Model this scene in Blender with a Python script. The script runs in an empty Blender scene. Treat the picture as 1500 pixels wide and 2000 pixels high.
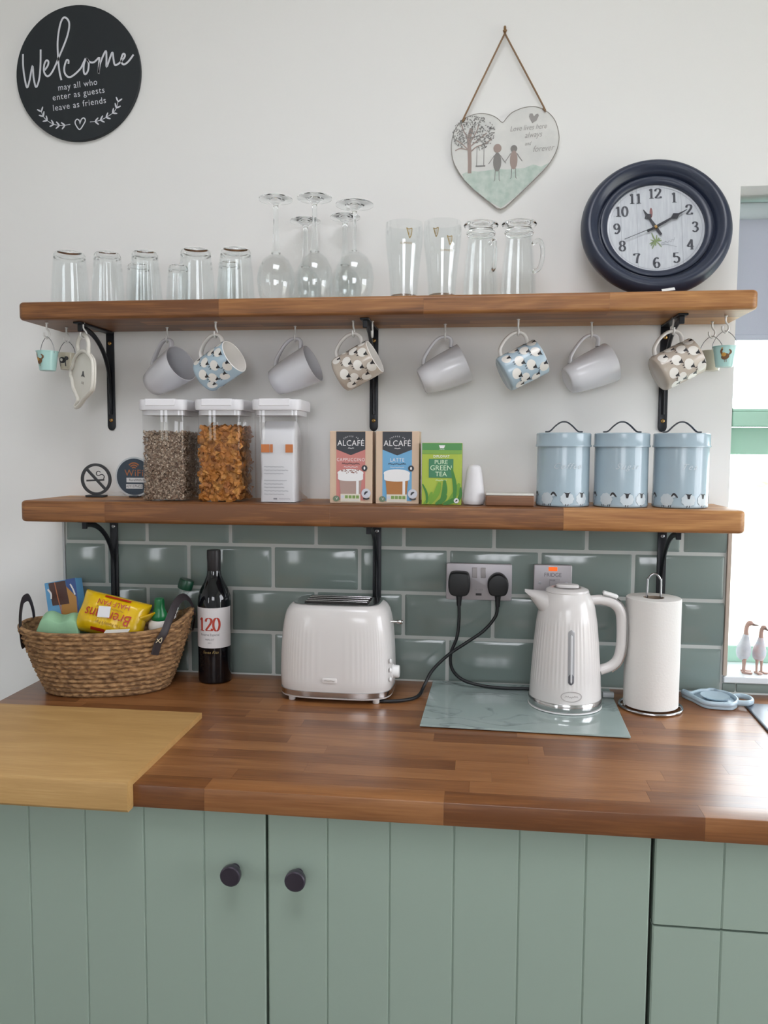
import bpy, bmesh, math, random
from mathutils import Vector, Matrix, noise
R = math.radians
PI = math.pi
rnd = random.Random(7)
scene = bpy.context.scene
COL = scene.collection

# ------------------------------------------------------------------ camera
def setup_camera():
    yaw, pitch, roll = 0.118397, 0.076795, 0.005839
    f = Vector((-math.sin(yaw) * math.cos(pitch), math.cos(yaw) * math.cos(pitch), -math.sin(pitch)))
    r0 = Vector((math.cos(yaw), math.sin(yaw), 0))
    u0 = r0.cross(f)
    r = r0 * math.cos(roll) + u0 * math.sin(roll)
    u = -r0 * math.sin(roll) + u0 * math.cos(roll)
    m = Matrix(((r.x, u.x, -f.x), (r.y, u.y, -f.y), (r.z, u.z, -f.z))).to_4x4()
    m.translation = Vector((0.77365, -1.77775, 0.52612))
    cd = bpy.data.cameras.new('camera')
    cd.sensor_fit = 'VERTICAL'
    cd.sensor_height = 36.0
    cd.lens = 1550.0 / 2000.0 * 36.0
    cd.clip_start = 0.01
    co = bpy.data.objects.new('camera', cd)
    co.matrix_world = m
    COL.objects.link(co)
    scene.camera = co
setup_camera()

# ------------------------------------------------------------------ world, light, exposure
world = bpy.data.worlds.new('overcast_sky')
scene.world = world
world.use_nodes = True
bg = world.node_tree.nodes['Background']
bg.inputs['Color'].default_value = (0.925, 0.943, 1.0, 1)
bg.inputs['Strength'].default_value = 7.0
scene.view_settings.view_transform = 'Standard'
scene.view_settings.look = 'None'
scene.view_settings.gamma = 1.0
scene.view_settings.use_curve_mapping = False
scene.view_settings.exposure = 0.47
scene.cycles.max_bounces = 10
scene.cycles.diffuse_bounces = 5
scene.cycles.transmission_bounces = 10
scene.cycles.transparent_max_bounces = 16
scene.cycles.sample_clamp_indirect = 6.0

def portal(name, loc, rot, sx, sy):
    l = bpy.data.lights.new(name, 'AREA')
    l.shape = 'RECTANGLE'; l.size = sx; l.size_y = sy
    l.energy = 1.0
    l.cycles.is_portal = True
    o = bpy.data.objects.new(name, l)
    o.location = loc; o.rotation_euler = rot
    COL.objects.link(o)
# daylight enters through the openings of the room (portals only guide the sky light)
RX0, RX1, RY0, RZ0, RZ1 = -2.0, 2.75, -3.9, -0.9, 2.15      # the room
WIN1 = (1.31, 2.45, 0.038, 1.083)                            # north window  x0 x1 z0 z1
WIN2 = (0.25, 1.55, 0.55, 1.45)                            # window behind the camera
WIN3 = (-1.7, -0.3, -0.35, 1.25)                            # east window  y0 y1 z0 z1
WIN4 = (-1.6, -1.1, -0.1, 1.2)                                 # narrow window behind, left
WIN5 = (0.1, 1.3, -1.95, -1.05)                               # unseen roof light, added to brighten the upper wall   x0 x1 y0 y1
portal('sky_portal_added_roof', ((WIN5[0]+WIN5[1])/2, (WIN5[2]+WIN5[3])/2, RZ1+.05), (0, 0, 0), WIN5[1]-WIN5[0], WIN5[3]-WIN5[2])
portal('sky_portal_north', ((WIN1[0]+WIN1[1])/2, 0.24, (WIN1[2]+WIN1[3])/2), (R(-90), 0, 0), WIN1[1]-WIN1[0], WIN1[3]-WIN1[2])
portal('sky_portal_south', ((WIN2[0]+WIN2[1])/2, RY0-.05, (WIN2[2]+WIN2[3])/2), (R(90), 0, 0), WIN2[1]-WIN2[0], WIN2[3]-WIN2[2])
portal('sky_portal_south_b', ((WIN4[0]+WIN4[1])/2, RY0-.05, (WIN4[2]+WIN4[3])/2), (R(90), 0, 0), WIN4[1]-WIN4[0], WIN4[3]-WIN4[2])
portal('sky_portal_east', (RX1+.05, (WIN3[0]+WIN3[1])/2, (WIN3[2]+WIN3[3])/2), (R(90), 0, R(90)), WIN3[1]-WIN3[0], WIN3[3]-WIN3[2])

# ------------------------------------------------------------------ materials
def lin(h):
    h = h.lstrip('#')
    v = [int(h[i:i+2], 16) / 255 for i in (0, 2, 4)]
    return tuple(c / 12.92 if c <= .04045 else ((c + .055) / 1.055) ** 2.4 for c in v) + (1,)

MATS = {}
def mat(name, col='#808080', rough=.5, metal=0., spec=.5, coat=0., trans=0., ior=1.5, emit=None, bump=None, var=None):
    """var=(other colour, scale, stretch) mottles the colour, bump=(scale, strength, stretch) gives fine relief"""
    if name in MATS: return MATS[name]
    m = bpy.data.materials.new(name); m.use_nodes = True
    nt = m.node_tree; N = nt.nodes; L = nt.links
    b = N['Principled BSDF']
    c = lin(col) if isinstance(col, str) else col
    b.inputs['Base Color'].default_value = c
    b.inputs['Roughness'].default_value = rough
    b.inputs['Metallic'].default_value = metal
    b.inputs['Specular IOR Level'].default_value = spec
    b.inputs['Coat Weight'].default_value = coat
    b.inputs['Coat Roughness'].default_value = .06
    b.inputs['Transmission Weight'].default_value = trans
    b.inputs['IOR'].default_value = ior
    if emit:
        b.inputs['Emission Color'].default_value = lin(emit[0]); b.inputs['Emission Strength'].default_value = emit[1]
    def noise_node(scale, stretch):
        tc = N.new('ShaderNodeTexCoord'); mp = N.new('ShaderNodeMapping'); nz = N.new('ShaderNodeTexNoise')
        mp.inputs['Scale'].default_value = stretch
        nz.inputs['Scale'].default_value = scale; nz.inputs['Detail'].default_value = 5
        L.new(tc.outputs['Object'], mp.inputs['Vector']); L.new(mp.outputs['Vector'], nz.inputs['Vector'])
        return nz
    if var:
        nz = noise_node(var[1], var[2] if len(var) > 2 else (1, 1, 1))
        cr = N.new('ShaderNodeValToRGB')
        cr.color_ramp.elements[0].position = .35; cr.color_ramp.elements[1].position = .65
        cr.color_ramp.elements[0].color = c; cr.color_ramp.elements[1].color = lin(var[0])
        L.new(nz.outputs['Fac'], cr.inputs['Fac']); L.new(cr.outputs['Color'], b.inputs['Base Color'])
    if bump:
        nz = noise_node(bump[0], bump[2] if len(bump) > 2 else (1, 1, 1))
        bp = N.new('ShaderNodeBump'); bp.inputs['Strength'].default_value = bump[1]; bp.inputs['Distance'].default_value = .002
        L.new(nz.outputs['Fac'], bp.inputs['Height']); L.new(bp.outputs['Normal'], b.inputs['Normal'])
    MATS[name] = m
    return m

def wood(name, dark, mid, light, rough=.42, vary=.35, coat=0., grain=1., fig=1.):
    """timber with grain along local x; each stave differs a little by its own random value"""
    if name in MATS: return MATS[name]
    m = bpy.data.materials.new(name); m.use_nodes = True
    nt = m.node_tree; N = nt.nodes; L = nt.links
    b = N['Principled BSDF']; b.inputs['Roughness'].default_value = rough
    b.inputs['Coat Weight'].default_value = coat; b.inputs['Coat Roughness'].default_value = .27
    tc = N.new('ShaderNodeTexCoord'); oi = N.new('ShaderNodeObjectInfo')
    mul = N.new('ShaderNodeVectorMath'); mul.operation = 'MULTIPLY_ADD'
    comb = N.new('ShaderNodeCombineXYZ')
    for k in range(3): L.new(oi.outputs['Random'], comb.inputs[k])
    mul.inputs[1].default_value = (37., 23., 11.)
    L.new(comb.outputs[0], mul.inputs[0]); L.new(tc.outputs['Object'], mul.inputs[2])
    def nz(sx, sy, scale, detail, dist):
        mp = N.new('ShaderNodeMapping'); mp.inputs['Scale'].default_value = (sx, sy, sy)
        t = N.new('ShaderNodeTexNoise'); t.inputs['Scale'].default_value = scale
        t.inputs['Detail'].default_value = detail; t.inputs['Distortion'].default_value = dist
        L.new(mul.outputs[0], mp.inputs['Vector']); L.new(mp.outputs[0], t.inputs['Vector'])
        return t
    n1 = nz(1.2*fig, 9.*fig, 3., 4, 1.2)
    n2 = nz(3.*grain, 85.*grain, 4., 3, .3)
    mx = N.new('ShaderNodeMix'); mx.data_type = 'FLOAT'; mx.inputs['Factor'].default_value = .4
    L.new(n1.outputs['Fac'], mx.inputs[2]); L.new(n2.outputs['Fac'], mx.inputs[3])
    sh = N.new('ShaderNodeMath'); sh.operation = 'MULTIPLY_ADD'; sh.inputs[1].default_value = vary; 
    L.new(oi.outputs['Random'], sh.inputs[0])
    off = N.new('ShaderNodeMath'); off.operation = 'SUBTRACT'; off.inputs[1].default_value = vary / 2
    L.new(mx.outputs[0], sh.inputs[2]); L.new(sh.outputs[0], off.inputs[0])
    cr = N.new('ShaderNodeValToRGB'); e = cr.color_ramp.elements
    e[0].position = .28; e[0].color = lin(dark); e[1].position = .72; e[1].color = lin(light)
    k = e.new(.5); k.color = lin(mid)
    L.new(off.outputs[0], cr.inputs['Fac']); L.new(cr.outputs[0], b.inputs['Base Color'])
    bp = N.new('ShaderNodeBump'); bp.inputs['Strength'].default_value = .12; bp.inputs['Distance'].default_value = .001
    L.new(n2.outputs['Fac'], bp.inputs['Height']); L.new(bp.outputs['Normal'], b.inputs['Normal'])
    MATS[name] = m
    return m

def glass_thin(name, tint='#f4f8f8', ior=1.45, rough=.0, rtint='#ffffff'):
    """clear thin-walled plastic or glass: straight-through light plus Fresnel reflection"""
    if name in MATS: return MATS[name]
    m = bpy.data.materials.new(name); m.use_nodes = True
    nt = m.node_tree; N = nt.nodes; L = nt.links
    N.remove(N['Principled BSDF'])
    tr = N.new('ShaderNodeBsdfTransparent'); tr.inputs['Color'].default_value = lin(tint)
    gl = N.new('ShaderNodeBsdfGlossy'); gl.inputs['Roughness'].default_value = rough
    gl.inputs['Color'].default_value = lin(rtint)
    fr = N.new('ShaderNodeFresnel')
    ge = N.new('ShaderNodeNewGeometry'); mr = N.new('ShaderNodeMapRange')      # same reflectance from either side of the thin wall
    mr.inputs['To Min'].default_value = ior; mr.inputs['To Max'].default_value = 1/ior
    L.new(ge.outputs['Backfacing'], mr.inputs['Value']); L.new(mr.outputs[0], fr.inputs['IOR'])
    mx = N.new('ShaderNodeMixShader')
    L.new(fr.outputs[0], mx.inputs[0]); L.new(tr.outputs[0], mx.inputs[1]); L.new(gl.outputs[0], mx.inputs[2])
    L.new(mx.outputs[0], N['Material Output'].inputs['Surface'])
    MATS[name] = m
    return m

# ------------------------------------------------------------------ object helpers
def obj(name, bm, m, parent=None, smooth=None, loc=None):
    me = bpy.data.meshes.new(name)
    bmesh.ops.recalc_face_normals(bm, faces=bm.faces[:])
    bm.to_mesh(me); bm.free()
    return mobj(name, me, m, parent, smooth, loc)
def mobj(name, me, m, parent=None, smooth=None, loc=None):
    if m is not None and not me.materials: me.materials.append(m)
    if smooth is not None:
        me.shade_smooth(); me.set_sharp_from_angle(angle=R(smooth))
    o = bpy.data.objects.new(name, me); COL.objects.link(o)
    if parent: o.parent = parent
    if loc is not None: o.location = loc
    return o
CACHE = {}
def part(name, key, build, m, parent=None, smooth=None, loc=None):
    """like obj(), alike pieces share one mesh"""
    if key not in CACHE:
        bm = build(); me = bpy.data.meshes.new(name)
        bmesh.ops.recalc_face_normals(bm, faces=bm.faces[:])
        bm.to_mesh(me); bm.free(); me.materials.append(m)
        if smooth is not None: me.shade_smooth(); me.set_sharp_from_angle(angle=R(smooth))
        CACHE[key] = me
    return mobj(name, CACHE[key], None, parent, None, loc)
def tag(o, label, cat, group=None, kind=None):
    o['label'] = label
    o['category'] = cat
    if group: o['group'] = group
    if kind: o['kind'] = kind
    return o
def thing(name, label, cat, loc=(0, 0, 0), rot=(0, 0, 0), group=None):
    o = bpy.data.objects.new(name, None); o.empty_display_size = .02
    COL.objects.link(o); o.location = loc; o.rotation_euler = rot
    return tag(o, label, cat, group)
def struct(o):
    o['kind'] = 'structure'
    return o

# ------------------------------------------------------------------ mesh helpers
def B(): return bmesh.new()
def box(x0, x1, y0, y1, z0, z1, bev=0., seg=2, bm=None):
    bm = bm or B()
    t = bmesh.new()
    bmesh.ops.create_cube(t, size=1)
    for v in t.verts:
        v.co = Vector(((x0+x1)/2 + v.co.x*(x1-x0), (y0+y1)/2 + v.co.y*(y1-y0), (z0+z1)/2 + v.co.z*(z1-z0)))
    if bev:
        bmesh.ops.bevel(t, geom=t.edges[:], offset=bev, segments=seg, affect='EDGES', profile=.5)
    join(bm, t)
    return bm
def join(bm, t, mtx=None):
    me = bpy.data.meshes.new('tmp'); t.to_mesh(me); t.free()
    if mtx is not None: me.transform(mtx)
    bm.from_mesh(me); bpy.data.meshes.remove(me)
    return bm
def xf(bm, mtx):
    bm.transform(mtx); return bm
def lathe(prof, seg=40, closed=False, mod=None, bm=None, a0=0., a1=2*PI):
    """prof: list of (r, z); closed profile loops back to its start; mod(theta, r, z)->r"""
    bm = bm or B()
    full = abs(a1 - a0 - 2*PI) < 1e-6
    n = seg if full else seg + 1
    rings = []
    for r, z in prof:
        if r < 1e-6: rings.append([bm.verts.new((0, 0, z))]); continue
        ring = []
        for i in range(n):
            a = a0 + (a1 - a0) * i / seg
            rr = mod(a, r, z) if mod else r
            ring.append(bm.verts.new((rr*math.cos(a), rr*math.sin(a), z)))
        rings.append(ring)
    pairs = list(zip(rings[:-1], rings[1:]))
    if closed: pairs.append((rings[-1], rings[0]))
    for A, C in pairs:
        m = n if full else n - 1
        for i in range(m):
            j = (i+1) % n
            if len(A) == 1 and len(C) == 1: continue
            if len(A) == 1: bm.faces.new((A[0], C[j], C[i]))
            elif len(C) == 1: bm.faces.new((A[i], A[j], C[0]))
            else: bm.faces.new((A[i], A[j], C[j], C[i]))
    return bm
def smooth_pts(P, n=8, closed=False):
    P = [Vector(p) for p in P]
    if len(P) < 3: return P
    out = []
    m = len(P)
    rng = range(m if closed else m-1)
    for i in rng:
        if closed: p0, p1, p2, p3 = P[(i-1) % m], P[i], P[(i+1) % m], P[(i+2) % m]
        else:
            p1, p2 = P[i], P[i+1]
            p0 = P[i-1] if i else p1*2-p2
            p3 = P[i+2] if i+2 < m else p2*2-p1
        for k in range(n):
            t = k/n
            out.append(.5*((2*p1)+(-p0+p2)*t+(2*p0-5*p1+4*p2-p3)*t*t+(-p0+3*p1-3*p2+p3)*t**3))
    if not closed: out.append(P[-1])
    return out
def tube(P, r, seg=10, closed=False, bm=None, flat=1., sm=6, up=None):
    """swept tube; r a number or list per control point; flat squashes the section along its binormal"""
    bm = bm or B()
    P = [Vector(p) for p in P]
    n0 = len(P)
    if sm > 1 and n0 > 2:
        if not isinstance(r, (int, float)):
            rr = [v.x for v in smooth_pts([Vector((a, 0, 0)) for a in r], sm, closed)]
        else: rr = None
        P = smooth_pts(P, sm, closed)
    else: rr = None if isinstance(r, (int, float)) else list(r)
    n = len(P)
    rings = []; prev = Vector(up) if up else None
    for i in range(n):
        if closed: t = P[(i+1) % n]-P[i-1]
        else: t = P[min(i+1, n-1)]-P[max(i-1, 0)]
        t.normalize()
        if prev is None:
            a = Vector((0, 1, 0)) if abs(t.y) < .9 else Vector((1, 0, 0))
            prev = (a - t*a.dot(t)).normalized()
        u = prev - t*prev.dot(t)
        if u.length < 1e-6: u = t.orthogonal()
        u.normalize(); prev = u
        w = t.cross(u)
        rad = rr[i] if rr else r
        rings.append([bm.verts.new(P[i] + u*(rad*math.cos(2*PI*k/seg)) + w*(rad*flat*math.sin(2*PI*k/seg))) for k in range(seg)])
    for i in range(n if closed else n-1):
        A, C = rings[i], rings[(i+1) % n]
        for k in range(seg): bm.faces.new((A[k], A[(k+1) % seg], C[(k+1) % seg], C[k]))
    if not closed:
        bm.faces.new(rings[0][::-1]); bm.faces.new(rings[-1])
    return bm
def prism(pts, y0, y1, bm=None, bev=0., axis='y', seg=2):
    """extrude an outline (u, v): axis y -> (u, y, v); axis z -> (u, v, z)"""
    t = B()
    def co(p, d): return (p[0], d, p[1]) if axis == 'y' else (p[0], p[1], d)
    a = [t.verts.new(co(p, y0)) for p in pts]; c = [t.verts.new(co(p, y1)) for p in pts]
    n = len(pts)
    f1 = t.faces.new(a); f2 = t.faces.new(c[::-1])
    for i in range(n): t.faces.new((a[i], c[i], c[(i+1) % n], a[(i+1) % n]))
    bmesh.ops.recalc_face_normals(t, faces=t.faces[:])
    if bev:
        es = [e for e in t.edges if f1 in e.link_faces or f2 in e.link_faces]
        bmesh.ops.bevel(t, geom=es, offset=bev, segments=seg, affect='EDGES', profile=.5)
    bm = bm or B()
    return join(bm, t)
LAY = [0]
def layer():
    """each printed shape lies a hair above the one before, so none share a plane"""
    LAY[0] = (LAY[0]+1) % 10
    return LAY[0]*2.5e-5
def poly(bm, pts, y=0.):
    y -= layer()
    vs = [bm.verts.new((p[0], y, p[1])) for p in pts]
    bm.faces.new(vs)
def ell(cx, cz, rx, rz, n=20, rot=0.):
    c, s = math.cos(rot), math.sin(rot)
    return [(cx + rx*math.cos(2*PI*i/n)*c - rz*math.sin(2*PI*i/n)*s, cz + rx*math.cos(2*PI*i/n)*s + rz*math.sin(2*PI*i/n)*c) for i in range(n)]
def disc(bm, cx, cz, rx, rz, y=0., n=20, rot=0., rings=1):
    y -= layer(); prev = None
    c = bm.verts.new((cx, y, cz))
    for k in range(1, rings+1):
        ring = [bm.verts.new((p[0], y, p[1])) for p in ell(cx, cz, rx*k/rings, rz*k/rings, n, rot)]
        for i in range(n):
            j = (i+1) % n
            if prev is None: bm.faces.new((c, ring[i], ring[j]))
            else: bm.faces.new((prev[i], ring[i], ring[j], prev[j]))
        prev = ring
def rect(bm, x0, x1, z0, z1, y=0.): poly(bm, [(x0, z0), (x1, z0), (x1, z1), (x0, z1)], y)
def stroke(bm, pts, w, y=0., sm=6, closed=False, thin=None, taper=False):
    """flat pen line in the xz plane; thin = width of horizontal pen moves (broad nib)"""
    P = [Vector((p[0], p[1], 0)) for p in pts]
    if sm > 1 and len(P) > 2: P = smooth_pts(P, sm, closed)
    n = len(P); L = []; Rr = []; y -= layer()
    for i in range(n):
        t = (P[(i+1) % n]-P[i-1]) if closed else (P[min(i+1, n-1)]-P[max(i-1, 0)])
        if t.length < 1e-9: t = Vector((1, 0, 0))
        t.normalize(); nn = Vector((-t.y, t.x, 0))
        ww = w if thin is None else thin + (w-thin)*abs(t.y)
        if taper: ww *= .35+.65*math.sin(PI*(i+.5)/n)
        a = P[i]+nn*ww/2; b = P[i]-nn*ww/2
        L.append(bm.verts.new((a.x, y, a.y))); Rr.append(bm.verts.new((b.x, y, b.y)))
    for i in range(n if closed else n-1):
        j = (i+1) % n
        bm.faces.new((L[i], Rr[i], Rr[j], L[j]))
def text(s, size, align='CENTER', shear=0., space=1., extr=0., sx=1.):
    """lettering in the xz plane, reading towards -y"""
    cu = bpy.data.curves.new('t', 'FONT'); cu.body = s; cu.size = size
    cu.align_x = align; cu.align_y = 'CENTER'; cu.shear = shear; cu.space_character = space
    cu.resolution_u = 3; cu.extrude = extr
    o = bpy.data.objects.new('t', cu); COL.objects.link(o)
    dg = bpy.context.evaluated_depsgraph_get()
    me = bpy.data.meshes.new_from_object(o.evaluated_get(dg))
    bpy.data.objects.remove(o); bpy.data.curves.remove(cu)
    bm = B(); bm.from_mesh(me); bpy.data.meshes.remove(me)
    for v in bm.verts: v.co = Vector((v.co.x*sx, -v.co.z, v.co.y))
    return bm
def T(x=0, y=0, z=0): return Matrix.Translation((x, y, z))
def RX(a): return Matrix.Rotation(R(a), 4, 'X')
def RY(a): return Matrix.Rotation(R(a), 4, 'Y')
def RZ(a): return Matrix.Rotation(R(a), 4, 'Z')
def put_text(bm, s, size, x, z, y=0., rot=0., **k):
    return join(bm, text(s, size, **k), T(x, y, z) @ RY(-rot))
def scribble(bm, x0, x1, z, h, w):
    """a line of print too small to read: an even wavy pen line"""
    n = max(6, int((x1-x0)/(h*.45)))
    stroke(bm, [(x0+(x1-x0)*k/n, z+(h/2 if k % 2 else -h/2)*(.6+.4*math.sin(k*2.3))) for k in range(n+1)], w, sm=3)
    return bm
def wrap(bm, rad):
    """bend a flat xz print round a vertical cylinder of radius rad (facing -y); rad may depend on z"""
    for v in bm.verts:
        rr = rad(v.co.z) if callable(rad) else rad
        a = v.co.x/rr; rr2 = rr - v.co.y
        v.co = Vector((rr2*math.sin(a), -rr2*math.cos(a), v.co.z))
    return bm
def fine(bm, length):
    """split long edges so that a print can be bent"""
    for _ in range(5):
        es = [e for e in bm.edges if e.calc_length() > length]
        if not es: break
        bmesh.ops.subdivide_edges(bm, edges=es, cuts=1)
        bmesh.ops.triangulate(bm, faces=[f for f in bm.faces if len(f.verts) > 4])
    return bm
DIG = {
 '0': [('c', [(.3+.23*math.cos(2*PI*i/12), .5+.48*math.sin(2*PI*i/12)) for i in range(12)])],
 '1': [('l', [(.12, .82), (.3, .96)]), ('l', [(.3, .99), (.3, .02)]), ('s', [(.1, .025), (.5, .025)])],
 '2': [('o', [(.07, .72), (.12, .9), (.3, .98), (.48, .9), (.5, .72), (.38, .48), (.06, .05)]), ('s', [(.05, .05), (.53, .05)]), ('l', [(.53, .03), (.55, .2)])],
 '3': [('o', [(.08, .82), (.28, .98), (.48, .86), (.44, .62), (.26, .53)]), ('o', [(.26, .53), (.48, .45), (.52, .22), (.32, .02), (.07, .14)])],
 '4': [('l', [(.42, .02), (.42, .98)]), ('s', [(.42, .98), (.04, .3)]), ('s', [(.04, .3), (.58, .3)]), ('s', [(.28, .025), (.56, .025)])],
 '5': [('s', [(.5, .95), (.12, .95)]), ('s', [(.14, .97), (.1, .55)]), ('o', [(.1, .55), (.3, .62), (.52, .46), (.5, .16), (.28, .02), (.07, .14)])],
 '6': [('o', [(.48, .88), (.3, .98), (.1, .75), (.07, .35), (.2, .05), (.38, .04), (.52, .25), (.42, .52), (.22, .53), (.09, .35)])],
 '7': [('s', [(.06, .78), (.08, .95)]), ('s', [(.06, .95), (.54, .95)]), ('o', [(.54, .96), (.36, .6), (.28, .02)])],
 '8': [('c', [(.3+.19*math.cos(2*PI*i/10), .75+.22*math.sin(2*PI*i/10)) for i in range(10)]), ('c', [(.3+.23*math.cos(2*PI*i/10), .26+.25*math.sin(2*PI*i/10)) for i in range(10)])],
 '9': [('o', [(.12, .12), (.3, .02), (.5, .25), (.53, .65), (.4, .95), (.22, .96), (.08, .75), (.18, .48), (.38, .47), (.51, .65)])],
}
def digits(bm, s, h, cx, cz, y=0., thick=.15, thin=.05, adv=.6):
    """serif numerals"""
    x = cx - len(s)*adv*h/2
    for ch in s:
        for kind, pts in DIG[ch]:
            q = [(x+p[0]*h, cz-h/2+p[1]*h) for p in pts]
            stroke(bm, q, thick*h, y, sm=4 if kind in 'oc' else 1, closed=kind == 'c', thin=thin*h)
        x += adv*h
    return bm
# ------------------------------------------------------------------ the room
m_wall = mat('wall_paint', '#e9e8e6', .85, bump=(60, .06))
m_ceil = mat('ceiling_paint', '#ecebe8', .9)
m_floor = mat('floor_vinyl', '#857f7a', .5, var=('#7a746f', 3))
m_green = mat('window_paint', '#9dc0ae', .4)
m_white = mat('white_plastic', '#e8e7e6', .32)
YW = .008                                           # plaster face of the kitchen wall
def wall_with_hole(name, boxes):
    bm = B()
    for b in boxes: box(*b, bm=bm)
    return struct(obj(name, bm, m_wall))
x0, x1, z0, z1 = WIN1
wall_back = wall_with_hole('wall_back', [(RX0-.2, x0, YW, .26, RZ0, RZ1), (x1, RX1+.2, YW, .26, RZ0, RZ1),
                            (x0, x1, YW, .26, RZ0, z0-.002), (x0, x1, YW, .26, z1, RZ1)])
a0, a1, c0, c1 = WIN2; d0, d1, e0, e1 = WIN4
wall_with_hole('wall_front', [(RX0-.2, d0, RY0-.2, RY0, RZ0, RZ1), (d1, a0, RY0-.2, RY0, RZ0, RZ1), (a1, RX1+.2, RY0-.2, RY0, RZ0, RZ1),
                              (a0, a1, RY0-.2, RY0, c1, RZ1), (a0, a1, RY0-.2, RY0, RZ0, c0), (d0, d1, RY0-.2, RY0, e1, RZ1), (d0, d1, RY0-.2, RY0, RZ0, e0)])
wall_with_hole('wall_left', [(RX0-.2, RX0, RY0, YW, RZ0, RZ1)])
b0, b1, f0, f1 = WIN3
wall_with_hole('wall_right', [(RX1, RX1+.2, RY0, b0, RZ0, RZ1), (RX1, RX1+.2, b1, YW, RZ0, RZ1), (RX1, RX1+.2, b0, b1, RZ0, f0), (RX1, RX1+.2, b0, b1, f1, RZ1)])
struct(obj('floor', box(RX0-.2, RX1+.2, RY0-.2, .26, RZ0-.1, RZ0), m_floor))
k0, k1, k2, k3 = WIN5
bm = B()
for b in ((RX0-.2, k0, RY0-.2, .26), (k1, RX1+.2, RY0-.2, .26), (k0, k1, RY0-.2, k2), (k0, k1, k3, .26)): box(*b, RZ1, RZ1+.1, bm=bm)
struct(obj('ceiling', bm, m_ceil))
rl_ = struct(bpy.data.objects.new('window_added_roof', None)); COL.objects.link(rl_); rl_.location = (k0, k2, RZ1+.1)  # frame of the added roof light, out of view
for b in ((0, k1-k0, 0, .05), (0, k1-k0, k3-k2-.05, k3-k2), (0, .05, .05, k3-k2-.05), (k1-k0-.05, k1-k0, .05, k3-k2-.05)): obj('frame_rail', box(*b, 0, .04), m_white, rl_)

# window beside the shelves
m_pane = glass_thin('window_glass', '#f6fbfb', 1.25)
w1 = struct(bpy.data.objects.new('window_1', None)); COL.objects.link(w1); w1.location = (x0, .16, z0)
WW, WH = x1-x0, z1-z0
def wp(name, *b, bev=.003): return obj(name, box(*b, bev=bev), m_green, w1)
wp('head_rail', 0, WW, -.04, .04, WH-.05, WH)
wp('jamb', 0, .035, -.04, .04, .03, WH-.05)
wp('jamb', WW-.035, WW, -.04, .04, .03, WH-.05)
wp('bottom_rail', 0, WW, -.03, .04, .0, .04)
wp('transom', 0, WW, -.012, .035, .485, .547)
wp('sash_rail', .035, WW-.035, -.045, .03, .549, .583)
bm = B()
pr = [(-.045, .583), (-.043, .588), (-.005, .600), (.03, .600), (.03, .583)]
va = [bm.verts.new((.035, p[0], p[1])) for p in pr]; vb = [bm.verts.new((WW-.035, p[0], p[1])) for p in pr]
bm.faces.new(va); bm.faces.new(vb[::-1])
for i in range(5): bm.faces.new((va[i], vb[i], vb[(i+1) % 5], va[(i+1) % 5]))
obj('sash_bead', bm, m_green, w1)
wp('mullion', WW/2-.02, WW/2+.02, -.03, .035, .04, WH-.05)
obj('pane', box(.03, WW-.03, .008, .012, .035, .49), m_pane, w1)
obj('pane', box(.03, WW-.03, .008, .012, .598, WH-.045), m_pane, w1)
sill = struct(obj('trim_1', box(x0+.001, x1-.001, -.004, .13, z0-.012, z0+.002, bev=.002), mat('sill_gloss', '#d9dde0', .12)))
# roller blind in the window reveal
t = thing('roller_blind', 'grey blue roller blind half lowered in the window recess', 'blind', (x0, .085, z1))
m_blind = mat('blind_fabric', '#a8acb8', .9, bump=(400, .1))
obj('fabric', box(.012, WW-.012, -.001, .001, -.298, -.03), m_blind, t)
obj('bottom_bar', box(.012, WW-.012, -.004, .004, -.308, -.296, bev=.002), m_blind, t)
obj('roller', xf(lathe([(0, 0), (.018, 0), (.018, WW-.02), (0, WW-.02)], 20), T(.01, .0, -.03) @ RY(90)), mat('blind_tube', '#b9c4c8', .5), t, 40)
# the openings behind the camera
def back_window(name, w, h, loc, rz, bars):
    o = struct(bpy.data.objects.new(name, None)); COL.objects.link(o); o.location = loc; o.rotation_euler = (0, 0, rz)
    for n, b in (('head_rail', (0, w, -.03, .03, h-.06, h)), ('bottom_rail', (0, w, -.03, .03, 0, .06)), ('jamb', (0, .06, -.03, .03, .06, h-.06)), ('jamb', (w-.06, w, -.03, .03, .06, h-.06))):
        obj(n, box(*b), m_green, o)
    for x in bars: obj('mullion', box(x-.035, x+.035, -.03, .03, .06, h-.06), m_green, o)
back_window('window_2', a1-a0, c1-c0, (a0, RY0-.08, c0), 0, [(a1-a0)/3, (a1-a0)*2/3])
back_window('window_5', d1-d0, e1-e0, (d0, RY0-.08, e0), 0, [(d1-d0)/2])
back_window('window_3', b1-b0, f1-f0, (RX1+.08, b0, f0), R(90), [(b1-b0)/3, (b1-b0)*2/3])
# outside
g = obj('field', box(-40, 60, -50, 90, -1.35, -1.25), mat('dry_grass', '#b7b4a8', .95, var=('#a9a79a', .6)))
g['kind'] = 'structure'
m_hedge = mat('hedge_leaves', '#8a9478', .9, var=('#a09a84', 3))
for k, (hx, hy, hw, hh, lb) in enumerate([(17.5, 41, 2.4, 1.0, 'low pale bush out in the field beyond the window'), (23.5, 45, 4.6, .7, 'long low hedge out in the field right of the pale bush')]):
    bm = B(); bmesh.ops.create_icosphere(bm, subdivisions=4, radius=1)
    for v in bm.verts:
        n = noise.noise(v.co*2.3+Vector((k*7, 0, 0)))*.35+noise.noise(v.co*6)*.2
        v.co = Vector((v.co.x*hw*(1+n), v.co.y*.8*(1+n), max(-.2, v.co.z)*hh*(1+n)))
    tag(obj('bush' if k == 0 else 'hedge', bm, m_hedge, loc=(hx, hy, -1.2)), lb, 'bush')

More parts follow.
